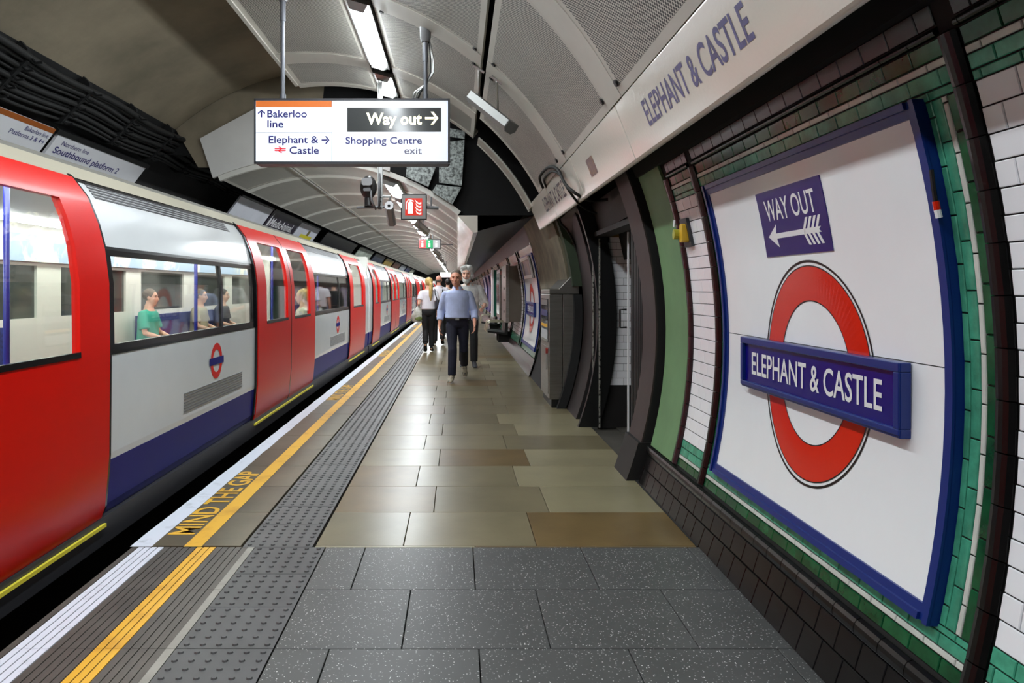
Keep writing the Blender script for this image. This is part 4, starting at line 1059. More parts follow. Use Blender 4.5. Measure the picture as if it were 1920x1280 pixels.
P = [[(0.15, 0.1), (0.46, 0.1), (0.46, 0.7), (0.40, 0.80), (0.22, 0.80), (0.15, 0.7)], [(0.27, 0.8), (0.35, 0.8), (0.35, 0.9), (0.27, 0.9)], [(0.3, 0.88), (0.5, 0.80), (0.5, 0.86), (0.3, 0.94)],
     [(0.05, 0.35), (0.09, 0.35), (0.09, 0.72), (0.18, 0.88), (0.28, 0.90), (0.28, 0.94), (0.15, 0.92), (0.05, 0.74)]]
polys('extinguisher', P, fs, WL, t)
FL = []
for k in range(4):
    o = 0.20 * k; FL.append([(0.56 + 0.05 * (k % 2), 0.92 - o), (0.66, 0.72 - o), (0.82, 0.64 - o), (0.94, 0.66 - o), (0.94, 0.78 - o), (0.80, 0.72 - o), (0.68, 0.82 - o)])
polys('flames', FL, fs, WL, t)
mb = MB(); mb.tube([(fx + s / 2, fy + 0.05, fz_ + 0.0), (fx + s / 2 + 0.16, fy + 0.05, fz_ - 0.01)], 0.022, 8); mb.tube([(fx + s / 2 + 0.06, fy + 0.05, fz_), (fx + s / 2 + 0.06, fy + 0.05, fz_ + 0.14)], 0.012, 6); put('arm', mb, GREYP, t)
mb = MB(); mb.tube([(fx + 0.07, fy + 0.05, fz_ - s / 2), (fx + 0.06, fy + 0.1, fz_ - s / 2 - 0.12)], 0.012, 6); put('lower_bracket', mb, ALU, t)
# triple pictogram sign
ex, ez, ey = -0.675, 2.545, 18.0
t = pict_sign('exit_sign', 'small lit sign with red, green and grey pictograms under the vault', ex, ez, ey, 0.24, 0.54)
for k, (c, nm) in enumerate((((226, 70, 70), 'red_square'), ((20, 150, 90), 'green_square'), ((170, 172, 174), 'grey_square'))):
    xa = ex - 0.25 + 0.168 * k
    flat(nm, [(0, 0), (0.16, 0), (0.16, 0.2), (0, 0.2)], lambda a, b, xa=xa: (xa + a, ey - 0.006, ez - 0.1 + b), mat('lit_' + nm, c, 0.3, emit=0.6), t)
    q = [[(0.05, 0.03), (0.10, 0.03), (0.10, 0.12), (0.05, 0.12)], [(0.06, 0.14), (0.095, 0.14), (0.095, 0.175), (0.06, 0.175)]]
    polys('pictogram', q, lambda a, b, xa=xa: (xa + a, ey - 0.008, ez - 0.1 + b), WL, t)
mb = MB(); mb.tube([(ex + 0.27, ey + 0.04, ez), (ex + 0.56, ey + 0.04, ez - 0.01)], 0.015, 6); put('arm', mb, GREYP, t)
mb = MB(); mb.tube([(ex - 0.15, ey + 0.05, ez + 0.11), (ex - 0.15, ey + 0.05, 3.22)], 0.012, 6); put('hanger', mb, GREYP, t)
for k, (y, nm) in enumerate(((14.9, 'aluminium loudspeaker bar under the vault just before the pictogram sign'), (20.4, 'aluminium loudspeaker bar under the vault just after the pictogram sign'), (25.5, 'third aluminium loudspeaker bar under the vault'), (31, 'fourth aluminium loudspeaker bar under the vault'), (36.5, 'furthest aluminium loudspeaker bar under the vault'))):
    t = thing('speaker_bar', nm, 'loudspeaker', (-0.72, y, 2.7), 'loudspeaker bars under the low vault')
    mb = MB(); mb.tube([(-0.86, y - 0.25, 2.80), (-0.62, y + 0.25, 2.62)], 0.075, 8, flat=0.8); put('casing', mb, ALU, t)
    mb = MB(); mb.tube([(-0.78, y - 0.1, 2.80), (-0.76, y - 0.1, 3.0)], 0.012, 6); mb.tube([(-0.7, y + 0.1, 2.72), (-0.68, y + 0.1, 2.96)], 0.012, 6); put('arm', mb, GREYP, t)
t = pict_sign('platform_indicator', 'small white lit sign hung far down the platform above the walkers', -0.62, 2.21, 40.0, 0.30, 0.66)
mb = MB(); mb.tube([(-0.62, 40.05, 2.34), (-0.62, 40.05, 2.96)], 0.02, 6); put('hanger', mb, GREYP, t)
mb = MB(); mb.quad([(-0.93, 39.99, 2.08), (-0.31, 39.99, 2.08), (-0.31, 39.99, 2.34), (-0.93, 39.99, 2.34)]); put('lit_face', mb, WL, t)
t = pict_sign('platform_indicator', 'white box sign beside lamps well before the far end', -0.72, 2.68, 33.0, 0.34, 0.20)
mb = MB(); mb.tube([(-0.72, 33.05, 2.83), (-0.72, 33.05, 3.0)], 0.02, 6); put('hanger', mb, GREYP, t)
mb = MB(); mb.quad([(-0.81, 32.99, 2.53), (-0.63, 32.99, 2.53), (-0.63, 32.99, 2.83), (-0.81, 32.99, 2.83)]); put('lit_face', mb, WL, t)

# ------------------------------------------------------------------ train
CW = mat('carriage_white', (222, 226, 228), 0.16, var=0.03, vs=2, coat=0.5)
CR = mat('carriage_red', (216, 14, 2), 0.3, spec=0.22)
CB = mat('carriage_blue', (14, 20, 112), 0.42, spec=0.15)
CK = mat('carriage_black_band', (24, 24, 25), 0.2)
CG = mat('carriage_gutter', (172, 166, 148), 0.4)
CY = mat('threshold_yellow', (222, 208, 60), 0.5)
CI = mat('carriage_interior_white', (232, 232, 224), 0.4)
CS = mat('seat_moquette', (44, 60, 130), 0.8, col2=(26, 34, 84), vs=30)
CF = mat('carriage_floor', (96, 96, 92), 0.5, var=0.2)
CGL = glass('carriage_window_glass', (0.94, 0.97, 0.95))
PROF = [(0.04, -2.13), (0.2, -2.075), (0.5, -2.05), (1.1, -2.045), (1.5, -2.05), (1.7, -2.075), (1.85, -2.115), (2.0, -2.175), (2.12, -2.265), (2.22, -2.37), (2.32, -2.60), (2.40, -3.0), (2.43, -3.37)]
def tx(z):
    for (z0, x0), (z1, x1) in zip(PROF[:-1], PROF[1:]):
        if z <= z1: return x0 + (x1 - x0) * (z - z0) / (z1 - z0)
    return PROF[-1][1]
def patch(mb, y0, y1, z0, z1, off=0.0, th=0.03, mi=0, mirror=False):
    zs = sorted({z0, z1} | {z for z, _ in PROF if z0 < z < z1})
    # extra subdivisions for the curve
    A = []
    for z in zs:
        x = tx(z) + off
        xs = (x, x - th)
        if mirror: xs = (-6.74 - x, -6.74 - x + th)
        A.append([(xs[0], y0, z), (xs[0], y1, z), (xs[1], y1, z), (xs[1], y0, z)])
    mb.rings(A, mi); return mb
def car(segs, y0, y1, label, root_name='train_carriage'):
    t = thing(root_name, label, 'train', (-3.37, (y0 + y1) / 2, -1.0), 'carriages of the train')
    P = lambda nm, mb, m, par=None, **kw: put(nm, mb, m, par or t, **kw)
    def ring_logo(yc, zc, r):
        fn = lambda a, b: (tx(zc + b) + 0.003, yc + a, zc + b)
        m = MB(); ring(m, r * 0.64, r, fn, 32); P('logo_ring', m, CR)
        m = MB(); m.quad([(tx(zc) + 0.005, yc - r * 1.25, zc - r * 0.2), (tx(zc) + 0.005, yc + r * 1.25, zc - r * 0.2), (tx(zc) + 0.005, yc + r * 1.25, zc + r * 0.2), (tx(zc) + 0.005, yc - r * 1.25, zc + r * 0.2)]); P('logo_bar', m, CB)
    for kind, a, b in segs:
        if kind in ('bay', 'end'):
            P('lower_panel', patch(MB(), a, b, 0.46, 1.08), CW); P('blue_skirt', patch(MB(), a, b, 0.14, 0.46, 0.002), CB); P('upper_panel', patch(MB(), a, b, 1.72, 2.12), CW, auto=40)
            if kind == 'end':
                P('end_panel', patch(MB(), a, b, 1.08, 1.72), CW)
            else:
                m = MB(); patch(m, a, b, 1.08, 1.14, 0.003); patch(m, a, b, 1.665, 1.72, 0.003); P('window_band', m, CK)
                m = MB(); patch(m, a, a + 0.10, 1.14, 1.665, 0.001); patch(m, b - 0.10, b, 1.14, 1.665, 0.001)
                if b - a > 3: patch(m, a + (b - a) * 0.66, a + (b - a) * 0.66 + 0.05, 1.14, 1.665, 0.001)
                P('window_frame', m, CK)
                P('window', patch(MB(), a + 0.10, b - 0.10, 1.14, 1.665, -0.008, 0.006), CGL)
                yc = a + (b - a) * 0.62
                ring_logo(yc, 0.86, 0.15)
                for k in range(7):
                    P('vent_slat', patch(MB(), yc - 0.75, yc + 0.75, 0.545 + 0.022 * k, 0.553 + 0.022 * k, 0.006, 0.01), GREYP)
                for k in range(5):
                    P('louvre', patch(MB(), a + 0.15, b - 0.4, 2.015 + 0.02 * k, 2.027 + 0.02 * k, 0.004, 0.01), DGREY)
        else:
            n = 2 if kind == 'double' else 1; w_ = (b - a) / n
            for k in range(n):
                c, d = a + w_ * k + 0.015, a + w_ * (k + 1) - 0.015
                sw = 0.20 if n == 2 else 0.26
                m = MB(); patch(m, c, d, 0.13, 1.10, 0.028, 0.045); patch(m, c, d, 1.96, 2.12, 0.028, 0.045)
                e, f = (c + (0.34 if k == 0 else 0.16), d - (0.16 if k == 0 else 0.34)) if n == 2 else (c + 0.4, d - 0.4)
                patch(m, c, e, 1.10, 1.96, 0.028, 0.045); patch(m, f, d, 1.10, 1.96, 0.028, 0.045)
                dr = P('door_leaf', m, CR, auto=40)
                P('door_window', patch(MB(), e, f, 1.10, 1.96, 0.015, 0.006), CGL, dr)
                m = MB(); patch(m, e, f, 1.10, 1.13, 0.032, 0.02); P('window_seal', m, CK, dr)
            P('door_seal', patch(MB(), a - 0.02, a + 0.012, 0.13, 2.14, 0.022, 0.05), CK); P('door_seal', patch(MB(), b - 0.012, b + 0.02, 0.13, 2.14, 0.022, 0.05), CK)
            if n == 2: P('door_seal', patch(MB(), (a + b) / 2 - 0.012, (a + b) / 2 + 0.012, 0.13, 2.12, 0.03, 0.03), CK)
            m = MB(); m.box(-2.12, -2.045, a, b, 0.085, 0.105); P('door_threshold', m, CY)
    m = MB(); patch(m, y0, y1, 2.125, 2.22, 0.012, 0.03); P('gutter', m, CG)
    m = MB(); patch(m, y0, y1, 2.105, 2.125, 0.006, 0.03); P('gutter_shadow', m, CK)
    m = MB(); A = []
    for i in range(9):
        pz = [(2.22, -2.40), (2.32, -2.60), (2.40, -3.0), (2.43, -3.37)]; pz = pz + [(z, -6.74 - x) for z, x in pz[:-1][::-1]]
        pass
    A = [[(x, y, z) for z, x in pz] for y in (y0, y1)]
    m.rings(A, close=False, cap=False); P('roof', m, mat('roof_grey', (120, 118, 112), 0.6))
    m = MB(); m.box(-2.14, -2.06, y0, y1, -0.02, 0.14); P('sole_bar', m, DGREY)
    m = MB(); m.box(-4.5, -2.3, y0 + 0.3, y1 - 0.3, -1.0, 0.0); P('underframe', m, SOOT)
    m = MB(); m.box(-4.62, -2.08, y0, y1, 0.05, 0.12); P('carriage_floor', m, CF)
    m = MB(); m.box(-4.69, -4.62, y0, y1, 0.0, 1.15); m.box(-4.69, -4.62, y0, y1, 1.72, 2.25); yy = y0
    while yy < y1: m.box(-4.69, -4.62, yy, min(yy + 0.5, y1), 1.15, 1.72); yy += 2.2
    P('far_side', m, CI)
    m = MB(); m.box(-4.67, -4.65, y0, y1, 1.15, 1.72); P('far_windows', m, mat('far_window_dark', (70, 74, 72), 0.08))
    m = MB(); m.box(-4.6, -2.36, y0, y1, 2.16, 2.2); P('interior_ceiling', m, CI)
    m = MB(); m.box(-4.62, -2.10, y0, y0 + 0.05, 0.1, 2.2); m.box(-4.62, -2.10, y1 - 0.05, y1, 0.1, 2.2); P('end_wall', m, CI)
    for x in (-4.22, -2.62):
        m = MB(); m.box(x - 0.09, x + 0.09, y0 + 0.2, y1 - 0.2, 2.12, 2.155); P('interior_light', m, CARLM)
    m = MB(); m.box(-4.60, -4.56, y0 + 0.3, y1 - 0.3, 1.76, 2.05); P('car_card', m, mat('car_cards', (170, 190, 220), 0.5, col2=(236, 232, 220), vs=1.5, thr=(0.45, 0.5)))
    for kind, a, b in segs:
        if kind == 'bay':
            m = MB(); m.box(-4.6, -4.15, a + 0.1, b - 0.1, 0.50, 0.56); m.box(-4.62, -4.52, a + 0.1, b - 0.1, 0.56, 1.08); P('seat_row', m, CS)
            m = MB(); m.box(-2.56, -2.12, a + 0.1, b - 0.1, 0.50, 0.56); m.box(-2.20, -2.10, a + 0.1, b - 0.1, 0.56, 1.06); P('seat_row', m, CS)
            for y in (a + 0.02, b - 0.02):
                m = MB(); m.box(-2.62, -2.14, y - 0.015, y + 0.015, 0.12, 0.95); ds = P('draught_screen', m, CI); m = MB(); m.box(-2.62, -2.14, y - 0.004, y + 0.004, 0.95, 1.75); P('screen_glass', m, CGL, ds)
                m = MB(); m.tube([(-2.64, y, 0.12), (-2.64, y, 2.15)], 0.018, 8); P('grab_pole', m, mat('grab_blue', (40, 50, 150), 0.35), smooth=True)
    return t
seg1 = [('bay', -0.6, 1.35), ('double', 1.35, 4.35), ('bay', 4.35, 7.55), ('double', 7.55, 10.6), ('bay', 10.6, 14.1), ('single', 14.1, 16.4), ('end', 16.4, 17.15)]
seg2 = [('end', 17.35, 17.95), ('single', 17.95, 19.6), ('bay', 19.6, 22.9), ('double', 22.9, 26.0), ('bay', 26.0, 29.8), ('double', 29.8, 33.0), ('bay', 33.0, 34.9)]
c1 = car(seg1, -0.6, 17.15, 'nearest red and white train carriage filling the left of the platform')
c2 = car(seg2, 17.35, 34.9, 'second train carriage beyond the nearest one')
def copy_tree(o, parent=None):
    c = o.copy(); COL.objects.link(c); c.parent = parent
    for ch in o.children: copy_tree(ch, c)
    return c
for src, dy, lb in ((c1, 35.7, 'third train carriage towards the far end of the platform'), (c2, 35.7, 'fourth and furthest train carriage')):
    c = copy_tree(src); c.location.y += dy; c['label'] = lb
mb = MB(); mb.box(-4.3, -2.45, 17.1, 17.4, 0.2, 2.1); tag(put('gangway_bellows', mb, SOOT), 'dark gap piece between the first two carriages', 'coupling')
# ------------------------------------------------------------------ people
def fuse(name, mb, m, parent, voxel=0.009, smooth=4, loc=None):
    """overlapping lofts become one continuous skin"""
    me = mb.mesh(name, m); o = bpy.data.objects.new('tmp', me); COL.objects.link(o)
    r = o.modifiers.new('r', 'REMESH'); r.mode = 'VOXEL'; r.voxel_size = voxel; r.use_smooth_shade = True
    s_ = o.modifiers.new('s', 'SMOOTH'); s_.factor = 0.5; s_.iterations = smooth
    dg = bpy.context.evaluated_depsgraph_get(); me2 = bpy.data.meshes.new_from_object(o.evaluated_get(dg))
    me2.name = name
    bpy.data.objects.remove(o); bpy.data.meshes.remove(me)
    if not me2.materials: me2.materials.append(m)
    p = bpy.data.objects.new(name, me2); link(p, parent); return p
def lerp(a, b, t): return Vector(a) * (1 - t) + Vector(b) * t
def hand(mb, wrist, d, palm_n, thumb, k=1.0, curl=0.5):
    """palm and five separate bent fingers; d = pointing direction, palm_n = palm normal, thumb = side the thumb is on"""
    w = Vector(wrist); d = Vector(d).normalized(); n = Vector(palm_n); n = (n - d * n.dot(d)).normalized(); s = d.cross(n)
    if s.dot(Vector(thumb)) < 0: s = -s
    mb.rings([[w + d * (0.095 * t * k) + s * (0.042 * k * wd * math.cos(a)) + n * (0.016 * k * math.sin(a)) for a in [2 * PI * j / 12 for j in range(12)]] for t, wd in ((-0.15, 0.62), (0.1, 0.75), (0.5, 1.0), (0.85, 1.0), (1.0, 0.85))])
    for i, (o, L_) in enumerate(((0.032, 0.072), (0.011, 0.082), (-0.011, 0.076), (-0.032, 0.058))):
        b = w + d * 0.088 * k + s * o * k; q = [b]; ang = 0.15
        for j, f in enumerate((0.42, 0.32, 0.26)):
            ang += curl * (0.5 if j == 0 else 0.8)
            q.append(q[-1] + (d * math.cos(ang) + n * math.sin(ang)) * L_ * f * k)
        mb.tube(q, [0.0095 * k, 0.009 * k, 0.008 * k, 0.007 * k], 8, round_caps=True)
    b = w + d * 0.03 * k + s * 0.030 * k
    mb.tube([b, b + (d * 0.5 + s * 0.7 + n * 0.3).normalized() * 0.035 * k, b + (d * 0.8 + s * 0.55 + n * 0.45).normalized() * 0.066 * k], [0.013 * k, 0.011 * k, 0.008 * k], 8, round_caps=True)
def limb_pts(a, b, c, bul1, bul2, r):
    """three-joint limb with muscle fullness: radii r = (start, mid1, joint, mid2, end)"""
    a, b, c = Vector(a), Vector(b), Vector(c)
    P = [a, lerp(a, b, 0.35), lerp(a, b, 0.8), b, lerp(b, c, 0.3), lerp(b, c, 0.75), c]
    R = [r[0], r[1], (r[1] + r[2]) / 2 * 0.97, r[2], r[3], (r[3] + r[4]) / 2, r[4]]
    return P, R
SKIN = mat('skin', (232, 182, 156), 0.5, var=0.06, vs=20)
SKIN2 = mat('skin_tanned', (230, 164, 136), 0.5, var=0.08, vs=20)
EYEW = mat('eye', (30, 24, 22), 0.2)
LIPS = mat('lips', (150, 84, 76), 0.5)
def shoe(mb, ankle, toe, k=1.0, h=0.05, w=0.046):
    a, t_ = Vector(ankle), Vector(toe); d = (t_ - a); L_ = d.length; d.normalize(); s = d.cross(Vector((0, 0, 1))).normalized(); u = s.cross(d)
    R = []
    for f, wd, hh, up in ((-0.32, 0.55, 0.6, 0.02), (-0.25, 0.85, 1.0, 0.02), (0.05, 0.92, 1.15, 0.015), (0.4, 0.95, 0.85, 0.0), (0.75, 1.08, 0.6, -0.008), (0.98, 0.85, 0.42, -0.014), (1.06, 0.4, 0.25, -0.016)):
        c = a + d * L_ * f + u * up
        R.append([c + s * (w * wd * k * math.cos(q)) + u * (h * hh * k * math.sin(q) * (1 if math.sin(q) > 0 else 0.5)) for q in [2 * PI * j / 12 for j in range(12)]])
    mb.rings(R)
def head(mb, c, k, face, tilt=0.0):
    """skull, jaw, neck-side, nose, brow and ears round the point c (middle of the head); face = unit forward"""
    c = Vector(c); f = Vector(face).normalized(); s = f.cross(Vector((0, 0, 1))).normalized(); u = s.cross(f)
    M3 = Matrix((s, f, u)).transposed()
    E = lambda p, r, n=16, m=10: mb.ellip(c + M3 @ (Vector(p) * k), [x * k for x in r], M3, n, m)
    E((0, -0.012, 0.028), (0.076, 0.096, 0.088)); E((0, 0.016, -0.035), (0.062, 0.072, 0.078)); E((0, 0.040, -0.080), (0.040, 0.040, 0.036))
    E((0, 0.070, 0.030), (0.056, 0.020, 0.016), 10, 6)                     # brow
    for sx in (-1, 1):
        E((sx * 0.040, 0.058, -0.022), (0.022, 0.024, 0.020), 8, 6)        # cheek
        E((sx * 0.078, -0.006, -0.004), (0.009, 0.018, 0.030), 8, 6)       # ear
    mb.tube([c + M3 @ (Vector(p) * k) for p in ((0, 0.080, 0.020), (0, 0.096, -0.006), (0, 0.104, -0.026))], [0.009 * k, 0.012 * k, 0.015 * k], 8, round_caps=True)
    E((0, 0.080, -0.058), (0.026, 0.012, 0.010), 8, 6)                      # mouth mound
    return M3
def person(name, label, loc, heading, J, look, k=1.0, vox=0.009, group=None):
    """J = joints in the body's own frame, facing -y: pelvis, chest, neck, head, face, and per side (l = -x, r = +x) hip knee ankle toe shoulder elbow wrist"""
    t = thing(name, label, 'person', loc, group, heading)
    S = lambda p: Vector(p) * k
    pel, che, nek, hd = S(J['pelvis']), S(J['chest']), S(J['neck']), S(J['head'])
    g = look.get('girth', 1.0)
    def torso(mb, e=0.0, z_lo=-0.10, z_hi=1.0, bell=0.0):
        # rows from pelvis to neck
        rows = []
        up = (nek - pel); 
        prof_ = [(-0.16, 0.150, 0.105), (-0.05, 0.170, 0.120), (0.10, 0.166 * g, 0.120 * g), (0.30, 0.158 * g, 0.118 * g), (0.50, 0.168 * g, 0.120 * g), (0.70, 0.182 * g, 0.122), (0.86, 0.176, 0.108), (0.95, 0.128, 0.086), (1.02, 0.068, 0.064), (1.14, 0.058, 0.060)]
        for f, rx, ry in prof_:
            if f < z_lo or f > z_hi: continue
            p = pel + up * f if f < 0.5 else lerp(pel + up * f, che + (nek - che) * ((f - 0.5) / 0.5), 0.5)
            b = bell * max(0.0, 1 - abs(f - 0.18) / 0.25)
            rows.append((p.x, p.y - b * 0.5, p.z, rx * k + e + b * 0.3, ry * k + e + b * 0.5))
        mb.loft(rows, 20)
    skin = look.get('skin', SKIN)
    # --- body, one continuous mesh
    mb = MB(); torso(mb, 0.0, z_lo=-0.2, z_hi=1.2)
    mb.tube([nek - Vector((0, 0, 0.06)), lerp(nek, hd, 0.35), lerp(nek, hd, 0.75)], [0.064 * k, 0.056 * k, 0.055 * k], 12)
    hk = k * look.get('hs', 1.0)
    M3 = head(mb, hd, hk, J['face'])
    for sd in 'lr':
        P, R = limb_pts(S(J['hip' + sd]), S(J['knee' + sd]), S(J['ank' + sd]), 0, 0, [x * k for x in (0.086, 0.084, 0.055, 0.056, 0.036)]); mb.tube(P, R, 12, round_caps=True)
        shoe(mb, S(J['ank' + sd]) - Vector((0, 0, 0.03)), S(J['toe' + sd]), k * 0.85)
        P, R = limb_pts(S(J['sho' + sd]), S(J['elb' + sd]), S(J['wri' + sd]), 0, 0, [x * k for x in (0.054, 0.046, 0.036, 0.036, 0.025)]); mb.tube(P, R, 12, round_caps=True)
        e, w_ = S(J['elb' + sd]), S(J['wri' + sd]); sx = -1 if sd == 'l' else 1
        hand(mb, w_, J.get('hd' + sd, (w_ - e)), J.get('pn' + sd, (-sx, 0, 0)), J.get('th' + sd, (0, -1, 0)), k * 0.98, J.get('curl', 0.45))
    fuse('body', mb, skin, t, min(vox, 0.0075) if vox < 0.012 else vox, 2)
    # --- clothes
    if look.get('shirt'):
        m = look['shirt']; mb = MB(); torso(mb, 0.016 * k, z_lo=look.get('hem', -0.02), z_hi=0.97, bell=look.get('bell', 0.02))
        sl = look.get('sleeve', 0.6)
        for sd in 'lr':
            a, b, c = S(J['sho' + sd]), S(J['elb' + sd]), S(J['wri' + sd]); fl = look.get('loose', 0.022)
            if sl <= 0.5:
                e = lerp(a, b, sl * 2); P = [a, lerp(a, e, 0.5), e]; R = [0.064 * k, 0.064 * k + fl * 0.4, 0.056 * k + fl]
            else:
                e = lerp(b, c, (sl - 0.5) * 2); P = [a, lerp(a, b, 0.4), lerp(a, b, 0.85), b, lerp(b, e, 0.5), e]; R = [0.066 * k, 0.058 * k + fl * 0.7, 0.05 * k + fl * 0.8, 0.048 * k + fl, 0.042 * k + fl, 0.040 * k + fl]
            mb.tube([P[0] + (P[0] - P[1]).normalized() * 0.05] + P, [R[0] * 0.75] + R, 12); mb.ellip(P[0], [R[0] * 0.96] * 3, None, 12, 8); mb.tube([lerp(P[0], nek - Vector((0, 0, 0.03)), 0.0), lerp(P[0], nek - Vector((0, 0, 0.03)), 0.55), nek - Vector((0, 0, 0.03))], [R[0] * 0.85, R[0] * 0.8, R[0] * 0.85], 12)
        sh = fuse('shirt', mb, m, t, vox, 4)
        if look.get('collar'):
            cm = look.get('collar_m', m)
            mb = MB(); n = 14; R0, R1 = [], []
            for j in range(n + 1):
                a = -PI / 2 + 0.28 + (2 * PI - 0.56) * j / n
                R0.append(nek + Vector((0.076 * k * math.cos(a), 0.076 * k * math.sin(a) + 0.0, -0.02))); R1.append(nek + Vector((0.068 * k * math.cos(a), 0.066 * k * math.sin(a) + 0.004, 0.035)))
            mb.rings([R0, R1, [p + Vector((0, 0, -0.004)) + (p - nek) * 0.10 for p in R1], [lerp(p, q, 0.1) + (q - nek) * 0.28 for p, q in zip(R0, R0)]], close=False, cap=False)
            put('collar', mb, cm, sh).location = (0, 0, 0)
            sh.children[-1].data.transform(Matrix.Translation(wloc(t)))
    if look.get('trousers'):
        m = look['trousers']; mb = MB(); up = nek - pel
        rows = [(pel.x, pel.y, (pel + up * f).z, rx * k, ry * k) for f, rx, ry in ((-0.20, 0.145, 0.105), (-0.12, 0.172, 0.125), (0.0, 0.180, 0.130), (0.10, 0.172 * g, 0.126 * g))]
        mb.loft(rows, 20)
        for sd in 'lr':
            a, b, c = S(J['hip' + sd]), S(J['knee' + sd]), S(J['ank' + sd]); lo_ = look.get('leg', 0.014); c2 = lerp(b, c, look.get('leglen', 0.97))
            mb.tube([a, lerp(a, b, 0.35), lerp(a, b, 0.8), b, lerp(b, c2, 0.35), lerp(b, c2, 0.8), c2], [0.098 * k, 0.094 * k, 0.074 * k, 0.066 * k + lo_ * 0.5, 0.064 * k + lo_ * 0.5, 0.052 * k + lo_, 0.050 * k + lo_], 12)
        fuse('trousers', mb, m, t, vox, 4)
        if look.get('belt'):
            mb = MB(); f = 0.085; p = pel + up * f; mb.loft([(p.x, p.y, p.z - 0.018, 0.182 * k * g, 0.137 * k * g), (p.x, p.y, p.z + 0.018, 0.182 * k * g, 0.137 * k * g)], 24)
            be = put('belt', mb, look['belt'], t); be.data.transform(Matrix.Translation(wloc(t)))
            mb = MB(); mb.box(p.x - 0.03, p.x + 0.03, p.y - 0.142 * k * g, p.y - 0.130 * k * g, p.z - 0.022, p.z + 0.022); bk = put('buckle', mb, ALU, be); bk.data.transform(Matrix.Translation(wloc(t)))
    if look.get('shoes'):
        for sd in 'lr':
            mb = MB(); shoe(mb, S(J['ank' + sd]) - Vector((0, 0, 0.025)), S(J['toe' + sd]), k * 1.02)
            s_ = fuse('shoe', mb, look['shoes'], t, 0.008, 2)
            if look.get('sole'):
                mb = MB(); a, b = S(J['ank' + sd]) - Vector((0, 0, 0.045)), S(J['toe' + sd]) - Vector((0, 0, 0.014)); shoe(mb, a, b, k * 1.03, h=0.022, w=0.049)
                fuse('sole', mb, look['sole'], s_, 0.008, 1)
    f = M3
    def H(p): return hd + f @ (Vector(p) * hk)
    if look.get('eyes', True):
        for sx in (-1, 1):
            mb = MB(); mb.ellip(H((sx * 0.031, 0.079, 0.012)), [0.012 * k, 0.008 * k, 0.006 * k], f, 8, 6); e = put('eye', mb, EYEW, t); e.data.transform(Matrix.Translation(wloc(t)))
            mb = MB(); mb.tube([H((sx * 0.014, 0.090, 0.030)), H((sx * 0.034, 0.090, 0.036)), H((sx * 0.05, 0.078, 0.030))], 0.0045 * k, 6); e = put('eyebrow', mb, look.get('brow', look.get('hair', EYEW)), t); e.data.transform(Matrix.Translation(wloc(t)))
        mb = MB(); mb.ellip(H((0, 0.090, -0.060)), [0.024 * k, 0.005 * k, 0.005 * k], f, 10, 6); e = put('mouth', mb, LIPS, t); e.data.transform(Matrix.Translation(wloc(t)))
    hr = look.get('hair')
    if hr:
        mb = MB()
        for p, r in look['hairshape']: mb.ellip(H(p), [x * hk for x in r], f, 14, 9)
        for q in look.get('hairtubes', []): mb.tube([H(p) for p in q[0]], [x * k for x in q[1]], 9, round_caps=True)
        fuse('hair', mb, hr, t, 0.008, 2)
    if look.get('beard'):
        mb = MB()
        for p, r in look['beardshape']: mb.ellip(H(p), [x * hk for x in r], f, 12, 8)
        fuse('beard', mb, look['beard'], t, 0.008, 2)
    return t
def joints(**kw):
    J = dict(pelvis=(0, 0, 0.95), chest=(0, -0.005, 1.28), neck=(0, 0.0, 1.475), head=(0, -0.025, 1.645), face=(0, -1, -0.03),
             hipl=(-0.09, 0, 0.90), hipr=(0.09, 0, 0.90), kneel=(-0.10, -0.02, 0.49), kneer=(0.10, -0.02, 0.49), ankl=(-0.10, 0.03, 0.09), ankr=(0.10, 0.03, 0.09),
             toel=(-0.12, -0.14, 0.035), toer=(0.12, -0.14, 0.035), shol=(-0.185, 0.01, 1.405), shor=(0.185, 0.01, 1.405),
             elbl=(-0.25, 0.03, 1.13), elbr=(0.25, 0.03, 1.13), wril=(-0.26, -0.04, 0.88), wrir=(0.26, -0.04, 0.88))
    J.update(kw); return J
HAIRG = mat('short_grey_hair', (124, 110, 98), 0.7, col2=(88, 76, 66), vs=40)
HAIRS = mat('silver_hair', (222, 222, 216), 0.6, col2=(160, 162, 158), vs=26)
HAIRB = mat('blonde_hair', (218, 190, 120), 0.55, col2=(166, 132, 72), vs=22, stretch=(3, 3, 0.6))
HAIRD = mat('dark_hair', (34, 28, 26), 0.6)
DENIM = mat('dark_denim', (22, 24, 44), 0.8, var=0.3, vs=12)
BLKC = mat('black_cloth', (16, 16, 18), 0.8, var=0.3, vs=10)
SHB = mat('pale_blue_shirt', (190, 202, 240), 0.7, var=0.12, vs=7, bump=0.5, bs=11)
SHW = mat('white_cotton', (232, 230, 238), 0.75, var=0.06, vs=8, bump=0.4, bs=10)
SHG = mat('light_grey_jacket', (226, 226, 222), 0.8, col2=(176, 176, 172), vs=7, bump=0.4, bs=12)
